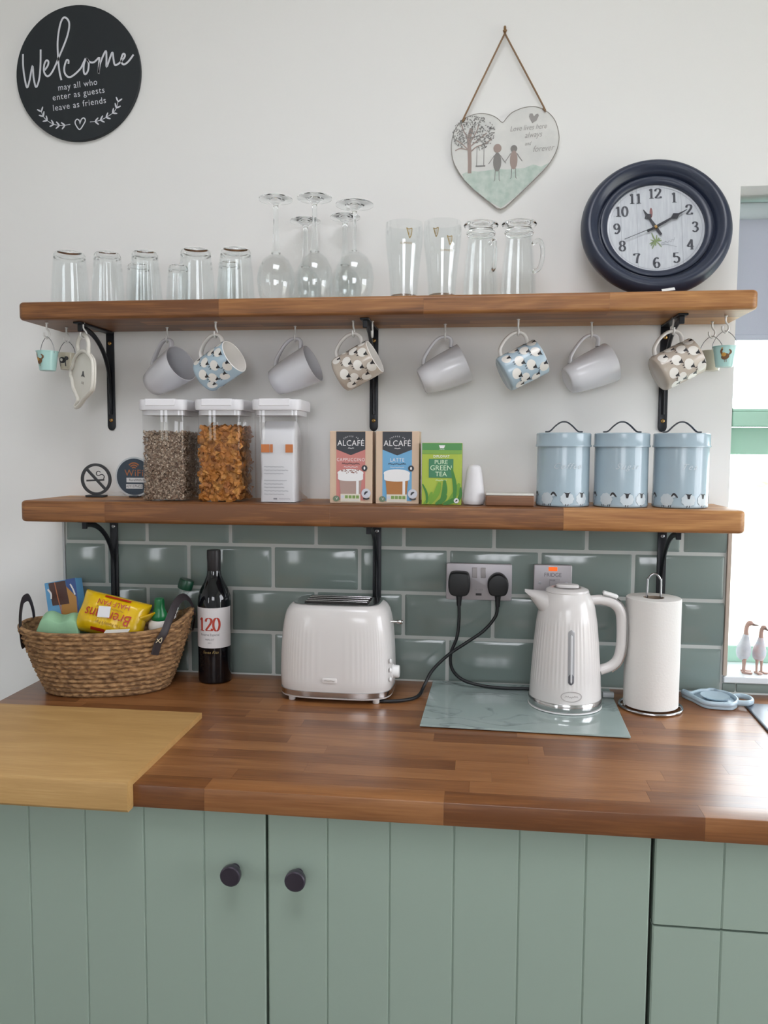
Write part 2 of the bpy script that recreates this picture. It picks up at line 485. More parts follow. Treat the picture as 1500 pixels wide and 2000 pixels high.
# ------------------------------------------------------------------ tiles: every tile a piece of the wall
P, H = .2025, .1022
m_tile = mat('sage_tile_glaze', '#7c8985', .12, spec=.6, bump=(14, .05))
m_grout = mat('grout', '#b9bcb9', .8)
TX0, TX1 = -.2035, 1.309
obj('grout_bed', box(TX0, TX1, .0035, .0079, 0, 4*H, bm=box(TX1, x1, .0035, .0079, 0, z0-.013)), m_grout, wall_back)
def tile_mesh(w, h, l=True, r=True, tp=True, bt=True):
    bv, d, e = .0125, .0, .0045
    t = B()
    o = [(0, 0), (w, 0), (w, h), (0, h)]
    i = [(bv if l else 0, bv if bt else 0), (w-(bv if r else 0), bv if bt else 0), (w-(bv if r else 0), h-(bv if tp else 0)), (bv if l else 0, h-(bv if tp else 0))]
    back = [t.verts.new((p[0], .0075, p[1])) for p in o]
    rim = [t.verts.new((p[0], e, p[1])) for p in o]
    face = [t.verts.new((p[0], d, p[1])) for p in i]
    t.faces.new(back[::-1]); t.faces.new(face)
    for k in range(4):
        j = (k+1) % 4
        t.faces.new((back[k], back[j], rim[j], rim[k])); t.faces.new((rim[k], rim[j], face[j], face[k]))
    bmesh.ops.recalc_face_normals(t, faces=t.faces[:])
    bmesh.ops.bevel(t, geom=[e2 for e2 in t.edges if all(v.co.y < .006 for v in e2.verts)], offset=.0009, segments=2, affect='EDGES')
    return t
g2 = .0012
for row in range(4):
    off = 0 if row in (1, 3) else .5
    js = [TX0] + [(k+off)*P for k in range(-1, 8) if TX0+.01 < (k+off)*P < TX1-.01] + [TX1]
    for a, b in zip(js[:-1], js[1:]):
        w, h = b-a-2*g2, H-2*g2
        l, r = not (a == TX0 and b-a < P-.01), not (b == TX1 and b-a < P-.01)
        part('tile', ('tile', round(w, 3), l, r), lambda: tile_mesh(w, h, l, r), m_tile, wall_back, 20, (a+g2, 0, row*H+g2))
js = [TX1] + [(k+.5)*P+.022 for k in range(6, 12)] + [x1]
for a, b in zip(js[:-1], js[1:]):
    if b-a < .01: continue
    w, h = b-a-2*g2, z0-.013-2*g2
    part('tile', ('tileb', round(w, 3)), lambda: tile_mesh(w, h, False, False, False, True), m_tile, wall_back, 20, (a+g2, 0, g2))
struct(obj('trim_2', box(TX0-.006, TX0-.0005, -.001, YW-.0002, 0.001, 4*H-.012, bev=.001), mat('tile_trim', '#b4b6b8', .4)))
struct(obj('trim_3', box(TX1+.0005, TX1+.009, -.002, YW-.0002, z0+.003, 4*H-.012, bev=.001), mat('tile_trim_brown', '#b3a497', .4)))

# ------------------------------------------------------------------ worktop: glued staves
m_oak = wood('oak_worktop', '#6a3f20', '#84542e', '#9b693f', .36, .32, .22)
def chop(bm, planes):
    """keep the part of bm inside all half spaces (point, outward normal)"""
    for p, n in planes:
        bmesh.ops.bisect_plane(bm, geom=bm.verts[:]+bm.edges[:]+bm.faces[:], plane_co=p, plane_no=n, clear_outer=True)
        es = [e for e in bm.edges if e.is_boundary]
        if es: bmesh.ops.holes_fill(bm, edges=es)
    return bm
def staves(root, whole, ys, cuts, m, gap=.00012):
    for k in range(len(ys)-1):
        xs = cuts[k]
        for a, b in zip(xs[:-1], xs[1:]):
            bm = B(); bm.from_mesh(whole)
            chop(bm, [((0, ys[k]+gap, 0), (0, -1, 0)), ((0, ys[k+1]-gap, 0), (0, 1, 0)), ((a+gap, 0, 0), (-1, 0, 0)), ((b-gap, 0, 0), (1, 0, 0))])
            if bm.faces: obj('stave', bm, m, root, 30)
            else: bm.free()
def mesh_of(bm):
    me = bpy.data.meshes.new('whole'); bm.to_mesh(me); bm.free(); return me
CT = .0365                                           # worktop thickness
CX0, CX1, CY = -.2155, 2.7, -.6195
t = thing('worktop', 'oiled oak stave worktop running under the toaster and kettle', 'worktop')
whole = mesh_of(box(CX0, CX1, CY, .0075, -CT, -.0001, bev=.0016))
ys = [CY-.001]; 
while ys[-1] < -.03: ys.append(ys[-1]+.0418)
ys.append(.01)
r2 = random.Random(3)
cuts = []
for k in range(len(ys)-1):
    xs = [CX0-.01]; x = CX0 - r2.uniform(.05, .3)
    while True:
        x += r2.uniform(.24, .46)
        if x > CX1-.05: break
        if x > CX0+.03: xs.append(x)
    cuts.append(xs+[CX1+.01])
staves(t, whole, ys, cuts, m_oak)
# the black sink drainer at the right
t = thing('sink_drainer', 'dark grey ribbed sink drainer let into the worktop at the right', 'sink', (1.330, -.088, 0))
m_sink = mat('sink_composite', '#4a505c', .28)
obj('rim', box(0, .62, -.47, .012, -.0002, .006, bev=.003), m_sink, t)
for k in range(8): obj('rib', box(.035+.03*k, .041+.03*k, -.42, -.03, .0055, .0085, bev=.0013), m_sink, t)
for o in t.children: o.rotation_euler = (0, 0, R(-3))

# ------------------------------------------------------------------ base cabinets
m_cab = mat('sage_cabinet_paint', '#97a79a', .42, bump=(90, .03))
m_gap = mat('carcass_dark', '#3c4038', .8)
m_knob = mat('gunmetal', '#5d5763', .28, .9)
YD = -.5985
def boards(parent, xs, z0, z1):
    for a, b in zip(xs[:-1], xs[1:]):
        def build():
            w = b-a; c = .0022; y = 0
            pts = [(0, .018), (0, y+c), (c, y), (w-c, y), (w, y+c), (w, .018)]
            bm = B()
            A = [bm.verts.new((p[0], p[1], z0)) for p in pts]; C = [bm.verts.new((p[0], p[1], z1)) for p in pts]
            bm.faces.new(A); bm.faces.new(C[::-1])
            for i in range(6): bm.faces.new((A[i], A[(i+1) % 6], C[(i+1) % 6], C[i]))
            return bm
        part('board', ('board', round(b-a, 3), round(z0, 3), round(z1, 3)), build, m_cab, parent, None, (a+.0003, 0, 0))
def door(root, x0, xs, z0, z1, kx=None, kz=None):
    d = obj('door', box(x0+.001, xs[-1]-.001, .0182, .024, z0+.001, z1-.001), m_cab, root)
    boards(d, xs, z0, z1)
    if kx is not None:
        kb = lathe([(0, 0), (.008, 0), (.0062, .006), (.007, .012), (.0155, .016), (.0163, .019), (.0163, .026), (.0145, .0275), (0, .0275)], 32)
        obj('knob', xf(kb, T(kx, 0, kz) @ RX(90)), m_knob, d, 35)
    return d
t = thing('base_cabinet', 'sage green base cabinet with two plank doors and round knobs', 'cabinet', (0, YD, 0))
obj('carcass', box(-.158, 1.0385, .025, .59, -.86, -CT-.001), m_gap, t)
door(t, -.156, [-.156, -.05, .050, .147, .247, .347, .4475], -.80, -CT-.003, .398, -.137)
door(t, .4515, [.4515, .547, .645, .744, .843, .942, 1.0365], -.80, -CT-.003, .501, -.138)
t = thing('drawer_unit', 'sage green plank fronted drawer unit right of the double cabinet', 'cabinet', (0, YD, 0))
obj('carcass', box(1.0415, 1.64, .025, .59, -.86, -CT-.001), m_gap, t)
xs = [1.0425, 1.141, 1.241, 1.341, 1.441, 1.541, 1.638]
for za, zb in ((-.1785, -CT-.003), (-.49, -.1825), (-.80, -.494)):
    d = obj('drawer_front', box(xs[0]+.001, xs[-1]-.001, .0182, .024, za+.001, zb-.001), m_cab, t)
    boards(d, xs, za, zb)
    obj('knob', xf(lathe([(0, 0), (.008, 0), (.0062, .006), (.007, .012), (.0155, .016), (.0163, .026), (.0145, .0275), (0, .0275)], 32), T(1.34, 0, (za+zb)/2) @ RX(90)), m_knob, d, 35)
t = thing('cabinet_end_panel', 'sage green end panel closing the base cabinets at the left', 'panel', (-.163, YD, 0))
obj('panel', box(-.018, .004, .0, .59, -.86, -CT-.001, bev=.001), m_cab, t)

# ------------------------------------------------------------------ shelves
m_shelf = wood('oak_shelf', '#6d4425', '#966438', '#b88650', .45, .45)
US = dict(x0=-.2, x1=1.296, yf=-.178, z0=.798, z1=.8355)
LS = dict(x0=-.196, x1=1.283, yf=-.198, z0=.3715, z1=.4165)
def shelf(s, label, cuts):
    t = thing('wall_shelf', label, 'shelf', group='oak wall shelves')
    pts = [(s['x0'], YW-.0004), (s['x1'], YW-.0004)]
    for cx, a0 in ((s['x1'], 0), (s['x0'], -90)):
        q = -1 if cx == s['x1'] else 1
        for k in range(7):
            a = R(a0-90*k/6); pts.append((cx+q*.014+.014*math.cos(a), s['yf']+.014+.014*math.sin(a)))
    bm = prism(pts, s['z0'], s['z1'], axis='z', bev=.0075, seg=4)
    w = mesh_of(bm)
    ys = [s['yf']-.01, -.132, -.088, -.043, .02]
    staves(t, w, ys, [[s['x0']-.02]+c+[s['x1']+.02] for c in cuts], m_shelf, .00008)
shelf(US, 'upper oak wall shelf carrying the drinking glasses and clock', [[.24, .66, 1.02], [.05, .5, .9], [.3, .75, 1.1], [.1, .6]])
shelf(LS, 'lower oak wall shelf carrying cereal tubs, boxes and canisters', [[-.005, .475, .94], [.15, .62, 1.05], [.3, .8], [.1, .55, 1.0]])

# brackets
m_iron = mat('black_iron', '#15171d', .4, .3)
m_brass = mat('brass_screw', '#c39a5b', .3, .9)
m_steel = mat('steel_screw', '#c9ccd2', .3, .9)
m_slot = mat('screw_slot', '#3a3430', .6)
def bracket(x, zt, y, label, screw):
    t = thing('shelf_bracket', label, 'bracket', (x, y, zt), group='black iron shelf brackets')
    def plate():
        w = .0095
        bm = prism([(-w, 0), (w, 0), (w, -.218), (w*.86, -.2225), (w*.5, -.2265), (0, -.228), (-w*.5, -.2265), (-w*.86, -.2225), (-w, -.218)], -.004, 0, bev=.001)
        return bm
    part('wall_plate', 'brplate', plate, m_iron, t, 30)
    part('top_arm', 'brarm', lambda: box(-.0095, .0095, -.155, -.004, -.0042, -.0002, bev=.001), m_iron, t)
    def strut():
        pts = []
        for k in range(11):
            a = PI/2*k/10
            pts.append((0, -.132+.1255*math.sin(a), -.010-.118*(1-math.cos(a))))
        pts = [(0, -.140, -.0095)] + pts + [(0, -.0055, -.15), (0, -.005, -.19)]
        return tube(pts, .0042, 8, flat=1.5, sm=3, up=(1, 0, 0))
    part('curved_strut', 'brstrut', strut, m_iron, t, 60)
    part('strut_lug', 'brlug', lambda: box(-.005, .005, -.1445, -.1375, -.019, -.004, bev=.001), m_iron, t)
    for z in (-.026, -.204):
        s = part('screw', ('brscrew', screw), lambda: xf(lathe([(0, .0025), (.002, .0024), (.0035, .0018), (.0045, .0003), (.0045, 0)], 16), RX(90)), m_brass if screw == 'b' else m_steel, t, 40, (0, -.004, z))
        part('screw_recess', 'brslot', lambda: xf(lathe([(0, .0029), (.0015, .0027), (.0017, .002)], 8), RX(90)), m_slot, s)
for x, n in ((-.083, 'left'), (.537, 'middle'), (1.166, 'right')):
    bracket(x, US['z0'], YW, 'black iron bracket with brass screws at the %s of the upper shelf' % n, 'b')
for x, n in ((-.079, 'left'), (.547, 'middle'), (1.172, 'right')):
    bracket(x, LS['z0'], -.0005, 'black iron bracket with steel screws at the %s of the lower shelf' % n, 's')
# ------------------------------------------------------------------ round welcome sign
m_black = mat('sign_black', '#1b2126', .6)
m_letter = mat('sign_lettering', '#d4d5dc', .6)
t = thing('welcome_sign', 'round black wall sign with white welcome lettering', 'sign', (-.144, YW-.0002, 1.377))
SR = .1485
obj('board', xf(lathe([(0, 0), (SR-.001, 0), (SR, .001), (SR, .008), (SR-.001, .009), (0, .009)], 80), RX(90)), m_black, t, 40)
yl = -.0094
def sg(p): return ((p[0]-738)/613*SR, (700-p[1])/662*SR)
bm = B()
for s in ([(200, 485), (198, 600), (210, 720), (232, 815), (260, 740), (292, 605), (300, 720), (322, 815), (355, 740), (372, 600), (378, 450)],
          [(412, 655), (445, 610), (452, 572), (432, 560), (410, 600), (406, 670), (440, 715), (490, 670), (560, 530), (640, 350), (668, 230), (650, 170), (610, 157), (575, 230), (549, 380), (550, 560), (560, 680), (577, 760)],
          [(650, 605), (652, 575), (632, 570), (608, 640), (615, 700), (655, 735), (710, 710), (770, 655), (800, 600), (822, 560)],
          [(822, 560), (803, 620), (800, 690), (816, 715), (842, 680), (850, 610), (830, 562), (855, 595), (900, 603), (952, 560)],
          [(957, 555), (950, 640), (945, 715), (962, 620), (1018, 502), (1026, 560), (1025, 655), (1060, 570), (1085, 518), (1095, 590), (1108, 640), (1150, 625), (1195, 580), (1207, 550), (1190, 537), (1172, 575), (1172, 620), (1197, 640), (1240, 612), (1290, 550)]):
    stroke(bm, [sg(p) for p in s], .0042, sm=5)
obj('welcome_lettering', bm, m_letter, t, loc=(0, yl, 0))
bm = B()
for s, x, y, w in (('may all who', 735, 815, .96), ('enter as guests', 742, 903, 1.), ('leave as friends', 748, 1005, 1.)):
    q = sg((x, y)); put_text(bm, s, .0195, q[0], q[1], rot=5.5, space=1.12, sx=.94*w)
for f in bm.faces[:]: pass
obj('verse_lettering', bm, m_letter, t, loc=(0, yl, 0))
bm = B()
hp = [(750, 1200), (745, 1165), (722, 1150), (703, 1175), (712, 1210), (747, 1252), (785, 1205), (805, 1165), (790, 1140), (765, 1155), (750, 1200)]
stroke(bm, [sg(p) for p in hp], .0026, sm=4)
def laurel(stem):
    P3 = smooth_pts([Vector((*sg(p), 0)) for p in stem], 8)
    stroke(bm, [(p.x, p.y) for p in P3], .0014, sm=1)
    n = 6
    for k in range(n):
        i = int((len(P3)-2)*(k+.3)/n); p = P3[i]; d = (P3[i]-P3[i+1]).normalized()
        for sgn in (1, -1):
            q = Vector((d.x*.75-d.y*sgn*.66, d.y*.75+d.x*sgn*.66, 0))*.0115
            stroke(bm, [(p.x, p.y), (p.x+q.x*.5, p.y+q.y*.5), (p.x+q.x, p.y+q.y)], .0036, sm=3, taper=True)
laurel([(365, 1050), (400, 1125), (480, 1185), (570, 1205), (655, 1197)])
laurel([(1135, 985), (1100, 1080), (1020, 1140), (930, 1175), (850, 1182)])
obj('leaf_motif', bm, m_letter, t, loc=(0, yl, 0))

# ------------------------------------------------------------------ heart plaque on a string
K = .00108/5
def hz(p): return ((p[0]-660)*K, (1380-p[1])*K)
t = thing('heart_plaque', 'heart shaped wall plaque with painted tree and two figures on a cord', 'plaque', (.8145, YW-.0002, 1.155))
out = [(655, 1035), (610, 1000), (560, 968), (490, 945), (420, 940), (340, 955), (270, 990), (215, 1040), (175, 1110), (150, 1230), (165, 1370), (210, 1470), (280, 1570), (380, 1670), (520, 1785), (650, 1872), (790, 1770), (950, 1620), (1100, 1470), (1175, 1350), (1205, 1250), (1206, 1170), (1180, 1070), (1140, 1000), (1080, 945), (1000, 905), (930, 895), (860, 902), (800, 920), (745, 945), (700, 985)]
OUT = [(v.x, v.y) for v in smooth_pts([Vector((*hz(p), 0)) for p in out], 3, True)]
m_plq = mat('plaque_white', '#dbdad6', .6, var=('#cfcfcc', 22))
m_edge = mat('plaque_edge', '#8b8780', .7)
obj('board', prism(OUT, -.008, -.0004), m_plq, t)
bm = B(); stroke(bm, OUT, .0016, sm=1, closed=True); obj('edge_line', bm, m_edge, t, loc=(0, -.0083, 0))
# painted scene
grass_top = [(1120, 1440), (1040, 1475), (960, 1450), (880, 1480), (800, 1485), (700, 1490), (600, 1480), (500, 1495), (420, 1500), (330, 1490), (262, 1520)]
low = [hz(p) for p in [(280, 1570), (380, 1670), (520, 1785), (650, 1862), (790, 1762), (950, 1612), (1090, 1470)]]
bm = B(); poly(bm, low + [hz(p) for p in grass_top])
obj('painted_grass', bm, mat('paint_grass', '#c6d0c8', .7, var=('#b0c1b7', 60)), t, loc=(0, -.0084, 0))
m_dk = mat('paint_grey', '#82807e', .7); m_br = mat('paint_brown', '#a08f88', .7); m_dk2 = mat('paint_dark', '#84817e', .7)
bm = B()
stroke(bm, [hz(p) for p in [(335, 1515), (335, 1400), (330, 1280), (325, 1180), (350, 1080)]], .008, taper=False, sm=3)
for s in ([(332, 1300), (260, 1230), (200, 1190)], [(335, 1260), (420, 1190), (500, 1130)], [(340, 1310), (400, 1260), (480, 1235), (550, 1190)], [(330, 1200), (270, 1100), (250, 1040)], [(330, 1290), (240, 1270), (190, 1290)], [(335, 1220), (400, 1110), (420, 1040)]):
    stroke(bm, [hz(p) for p in s], .0022, sm=3)
obj('painted_trunk', bm, m_br, t, loc=(0, -.0085, 0))
bm = B(); rl = random.Random(5)
for k in range(420):
    a = rl.uniform(0, 2*PI); q = math.sqrt(rl.random())
    x, y = 370+210*q*math.cos(a), 1130+170*q*math.sin(a)
    if y > 1230 and 270 < x < 420: continue
    p = hz((x, y)); disc(bm, p[0], p[1], .0021, .001, n=5, rot=rl.uniform(0, PI))
obj('painted_leaves', bm, m_dk, t, loc=(0, -.0086, 0))
bm = B()
for s in ([(405, 1255), (405, 1445)], [(475, 1240), (475, 1445)], [(395, 1448), (490, 1448)]): stroke(bm, [hz(p) for p in s], .0012 if s[0][1] < 1400 else .0028, sm=1)
obj('painted_swing', bm, m_dk, t, loc=(0, -.0086, 0))
bm = B(); bm2 = B()
for cx, hy, by, br, hr in ((608, 1282, 1415, 40, 40), (770, 1292, 1400, 37, 33)):
    p = hz((cx, hy)); disc(bm if cx > 700 else bm2, p[0], p[1], hr*K, hr*1.05*K)
    q = hz((cx, by)); disc(bm if cx < 700 else bm2, q[0], q[1], br*K, 92*K)
    for s in (-1, 1):
        stroke(bm, [hz((cx+s*18, by+80)), hz((cx+s*22, 1590-(20 if cx > 700 else 0))), hz((cx+s*32, 1600-(20 if cx > 700 else 0)))], .0013, sm=1)
        stroke(bm, [hz((cx+s*30, by-65)), hz((cx+s*60, by-20)), hz((cx+s*85, by+15))], .0012, sm=3)
obj('painted_figures', bm, m_dk2, t, loc=(0, -.0087, 0)); obj('painted_figure_tops', bm2, m_br, t, loc=(0, -.0087, 0))
bm = B()
hh = [(960, 990), (945, 960), (918, 962), (912, 990), (945, 1055), (985, 1030), (1008, 985), (1000, 965), (978, 970)]
poly(bm, [hz(p) for p in hh]); obj('painted_heart', bm, mat('paint_heart', '#9b9795', .7), t, loc=(0, -.0086, 0))
bm = B()
for s, x, y, z in (('Love lives here', 905, 1095, .0155), ('always', 955, 1165, .017), ('and', 905, 1248, .011), ('forever', 1055, 1300, .018)):
    q = hz((x, y)); put_text(bm, s, z, q[0], q[1], rot=3, shear=.35, sx=.82)
obj('painted_words', bm, mat('paint_words', '#a8a5a2', .7), t, loc=(0, -.0086, 0))
m_cord = mat('jute_cord', '#8a6f56', .9)
a, b, c = hz((283, 965)), hz((662, 195)), hz((1045, 905))
obj('cord', tube([(a[0], -.010, a[1]-.003), (a[0], -.011, a[1]+.002), (b[0]-.004, -.012, b[1]-.008), (b[0], -.012, b[1]), (b[0]+.004, -.012, b[1]-.008), (c[0], -.011, c[1]+.002), (c[0], -.010, c[1]-.003)], .0019, 7, sm=5), m_cord, t, 60)
h = obj('picture_hook', tube([(0, 0, .012), (0, -.006, .012), (0, -.011, .006), (0, -.0135, -.003), (0, -.016, -.0005)], .0026, 8, sm=4), mat('old_brass', '#8a6a45', .45, .6), None, 60, (.8145+b[0], YW-.0003, 1.155+b[1]+.004))
tag(h, 'small brass wall hook holding the cord of the heart plaque', 'hook')

# ------------------------------------------------------------------ clock leaning on the shelf
m_navy = mat('clock_navy', '#2b3244', .33, spec=.5)
CR = .149
lean = 15.5
t = thing('wall_clock', 'round navy framed clock leaning against the wall on the upper shelf', 'clock', (1.1235, -.102, US['z1']+.0008), (R(-lean), 0, 0))
# local: disc in xz plane, resting on its lower edge, face towards -y
prof = [(.0965, .006), (.0965, .0115), (.0985, .0150), (.1085, .0185), (.1105, .0175), (.1115, .0125), (.1140, .0115), (.1160, .0150), (.1180, .0215), (.1200, .0225), (.1220, .0245), (.1280, .0310), (.1340, .0325), (.1400, .0300), (.1450, .0225), (CR, .012), (CR, .004), (.146, 0), (0, 0), (0, .006)]
obj('frame', xf(lathe(prof, 96), T(0, 0, CR) @ RX(90)), m_navy, t, 50)
m_face = mat('clock_face', '#d5d5da', .5, var=('#c9c9d0', 30, (8, 1, 1)))
obj('face', xf(lathe([(0, .0062), (.0964, .0062), (.0964, .0075), (0, .0075)], 72), T(0, 0, CR) @ RX(90)), m_face, t)
yf = -.0079
bm = B()
for x in (-.068, -.036, .052): stroke(bm, [(x, CR-math.sqrt(.0955**2-x*x)), (x, CR+math.sqrt(.0955**2-x*x))], .0006, sm=1)
stroke(bm, ell(0, CR, .0915, .0915, 60), .0006, sm=1, closed=True)
obj('plank_lines', bm, mat('clock_line', '#a3a3ab', .6), t, loc=(0, yf, 0))
m_num = mat('clock_numerals', '#4a4a52', .6)
bm = B()
for n in range(1, 13):
    a = R(30*n); rr = .077
    digits(bm, str(n), .0225, rr*math.sin(a), CR+rr*math.cos(a), adv=.58, thick=.2, thin=.06)
obj('numerals', bm, m_num, t, loc=(0, yf-.0001, 0))
bm = B()
rl = random.Random(9)
for k in range(14):
    a = R(200+rl.uniform(-48, 30)); q = rl.uniform(.012, .05)
    x, z = q*math.sin(a)*.8, CR+q*math.cos(a)
    stroke(bm, [(0, CR-.03), (x*.6, (z+CR-.03)/2), (x, z)], .0026, sm=3, taper=True)
obj('herb_print', bm, mat('herb_green', '#8b9a6d', .7), t, loc=(0, yf-.0001, 0))
bm = B(); disc(bm, -.008, CR+.034, .003, .011)
obj('bud_print', bm, mat('bud_red', '#9a6a6a', .7), t, loc=(0, yf-.0001, 0))
bm = B(); join(bm, scribble(B(), -.015, .015, 0, .007, .0008), T(.024, 0, CR-.031) @ RY(-22)); stroke(bm, [(.006, CR-.04), (.018, CR-.037), (.04, CR-.043)], .0008)
obj('script_print', bm, mat('script_grey', '#a8a8ae', .7), t, loc=(0, yf-.0001, 0))
m_hand = mat('clock_hands', '#33313a', .4)
def hand(name, ang, L, w, y, tail=.02, spade=True):
    bm = B(); a = R(ang)
    pts = [(-w*.5, -tail), (w*.5, -tail), (w*.7, 0), (w*.5, L*.5), (w*(1.8 if spade else .5), L*.62), (w*.45, L*.74), (.0006, L), (-.0006, L), (-w*.45, L*.74), (-w*(1.8 if spade else .5), L*.62), (-w*.5, L*.5), (-w*.7, 0)]
    obj(name, xf(prism(pts, -.0006, 0), T(0, y, CR) @ RY(ang)), m_hand, t)
hand('hour_hand', -31, .046, .0045, yf-.0025)
hand('minute_hand', 59.5, .072, .0040, yf-.0040)
hand('second_hand', 247, .068, .0011, yf-.0052, .022, False)
obj('hand_boss', xf(lathe([(0, .006), (.003, .0055), (.004, .003), (.004, 0)], 16), T(0, yf, CR) @ RX(90)), m_brass, t, 40)
lens = xf(lathe([(0, .0155), (.0963, .0140), (.0963, .0134), (0, .0149)], 48), T(0, 0, CR) @ RX(90))
obj('glass', lens, glass_thin('clock_glass', '#fbfcfc', 1.2), t, 60)
c = obj('paper_slip', xf(box(-.012, .012, -.005, .005, 0, .0006), RX(38) @ RY(-8)), mat('paper', '#e6e4e2', .8), None, None, (1.132, -.163, US['z1']+.0042))
tag(c, 'small white paper slip sticking up in front of the clock', 'paper')

# ------------------------------------------------------------------ glassware
def glass_real(name, col=(1, 1, 1, 1), ior=1.46):
    if name in MATS: return MATS[name]
    m = bpy.data.materials.new(name); m.use_nodes = True
    b = m.node_tree.nodes['Principled BSDF']
    b.inputs['Base Color'].default_value = col; b.inputs['Roughness'].default_value = 0
    b.inputs['Transmission Weight'].default_value = 1; b.inputs['IOR'].default_value = ior
    MATS[name] = m; return m
m_glass = glass_thin('clear_glass', '#fcfdfd', 1.5)
m_thick = glass_real('thick_glass', (.96, .98, .98, 1), 1.3)
ZS = US['z1']+.0005
def tumbler(name, label, x, y, r0, r1, h, flute=0, grp='tumblers upside down on the upper shelf'):
    t = thing(name, label, 'glass', (x, y, ZS), group=grp)
    md = (lambda a, r, z: r*(1+.022*math.cos(flute*a)*(1 if r > r1*.6 else 0))) if flute else None
    part('wall', ('tum', r0, r1, h, flute), lambda: lathe([(r0, 0), (r0*.55+r1*.45, h*.5), (r1, h-.012), (r1-.0015, h-.0125), (r0*.55+r1*.45-.0018, h*.5), (r0-.0018, 0)], 60, True, md), m_glass, t, 50)
    part('thick_base', ('tumb', r0, r1, h, flute), lambda: lathe([(0, h-.011), (r1-.004, h-.0115), (r1-.0005, h-.0118), (r1-.0008, h-.006), (r1-.003, h-.0015), (r1-.0065, h), (r1-.0095, h-.0012), (0, h-.003)], 60, False, md), m_thick, t, 40)
    return t
G2 = 'small fluted tumblers behind'
tumbler('tumbler', 'plain clear tumbler upside down at the far left of the upper shelf', -.1185, -.105, .042, .034, .116)
tumbler('tumbler', 'narrow fluted tumbler upside down, second from the left on the shelf', -.032, -.105, .035, .028, .114, 14)
tumbler('tumbler', 'small glass half hidden behind the second and third tumblers', .012, -.045, .031, .024, .103, 14)
tumbler('tumbler', 'narrow fluted tumbler upside down, third large one from the left', .053, -.105, .036, .0275, .114, 14)
tumbler('tumbler', 'small short glass standing back between the fluted and wide tumblers', .108, -.055, .0285, .0215, .096, 12)
tumbler('tumbler', 'wide clear tumbler upside down right of the small short glass', .1665, -.105, .041, .0325, .1155)
tumbler('tumbler', 'small glass peeping out behind the two wide tumblers', .222, -.05, .03, .023, .102, 12)
tumbler('tumbler', 'wide clear tumbler upside down beside the wine glasses', .254, -.105, .0415, .0325, .1145)
def wine(x, y, rb, hb, hs, rf, label, chunky=True):
    t = thing('wine_glass', label, 'glass', (x, y, ZS), group='wine glasses upside down on the upper shelf')
    h = hb+hs
    key = (rb, hb, hs, rf, chunky)
    def bowl():
        o = [(rb*.80, 0), (rb*.93, hb*.2), (rb, hb*.45), (rb*.92, hb*.68), (rb*.7, hb*.86), (rb*.38, hb*.97), (.006, hb+.004)]
        i = [(max(r-.0012, .0005), z-.0012 if z > hb*.6 else z) for r, z in o]
        i[-1] = (.0, hb-.0005)
        return lathe(o+[(.0005, hb+.004), (.0005, hb-.0008)]+i[-2::-1], 48, True)
    part('bowl', ('wb',)+key, bowl, m_glass, t, 60)
    def stem():
        return lathe([(0, hb+.0005), (.0098 if chunky else .0055, hb+.001), (.0075 if chunky else .0042, hb+.014), (.0052 if chunky else .0036, hb+hs*.5), (.0048 if chunky else .0036, hb+hs-.02), (.006, hb+hs-.012), (.012, hb+hs-.006), (rf*.6, hb+hs-.0035), (rf, hb+hs-.0022), (rf, hb+hs), (rf*.5, hb+hs-.0003), (0, hb+hs-.002)], 40)
    part('stem', ('ws',)+key, stem, m_thick, t, 50)
wine(.347, -.125, .040, .098, .112, .035, 'tall wine glass upside down, leftmost of the wine glasses', True)
wine(.3895, -.034, .036, .090, .100, .0335, 'shorter wine glass standing behind between the first two tall ones', True)
wine(.4291, -.125, .0385, .100, .110, .036, 'tall wine glass upside down in the middle of the group', True)
wine(.4773, -.034, .036, .092, .104, .033, 'wine glass standing behind the rightmost one', True)
wine(.5126, -.125, .041, .100, .094, .039, 'thin stemmed wine glass upside down, rightmost of the group', False)
m_gold = mat('gold_print', '#a08a58', .4, .4)
def harp(bm, x, z, s):
    stroke(bm, [(x-s*.5, z+s), (x-s*.1, z+s*.8), (x+s*.5, z+s)], s*.16, sm=3)
    stroke(bm, [(x-s*.45, z+s*.95), (x-s*.1, z-s*.2), (x+.1*s, z-s*.75)], s*.16, sm=3)
    stroke(bm, [(x+s*.5, z+s), (x+s*.42, z), (x+.1*s, z-s*.75)], s*.16, sm=3)
    for k in range(3): stroke(bm, [(x-s*.25+s*.2*k, z+s*.85), (x-s*.02+s*.1*k, z-s*.2)], s*.05, sm=1)
def pint(x, y, label, harps):
    t = thing('pint_glass', label, 'glass', (x, y, ZS), group='pint glasses on the upper shelf')
    def build():
        o = [(.029, 0), (.0295, .03), (.033, .07), (.0385, .115), (.0395, .135), (.0385, .158)]
        return lathe(o+[(.0373, .158), (.0382, .135), (.0372, .115), (.0317, .07), (.0282, .03), (.0275, .012)], 48, True)
    part('wall', 'pint', build, m_glass, t, 60)
    part('thick_base', 'pintb', lambda: lathe([(0, 0), (.0265, 0), (.0272, .0115), (0, .0115)], 40), m_thick, t, 40)
    bm = B()
    for hx, hz_, s in harps: harp(bm, hx, hz_, s)
    put_text(bm, 'GUINNESS', .006, harps[-1][0]-.006, harps[-1][1]-.0185, sx=.9)
    obj('harp_print', wrap(fine(bm, .006), .0399), m_gold, t)
pint(.6135, -.105, 'clear pint glass with one gold harp, left of the pair', [(.014, .128, .0115)])
pint(.6925, -.105, 'clear pint glass with gold harps, right of the pair', [(-.012, .128, .0105), (.0165, .112, .0105)])
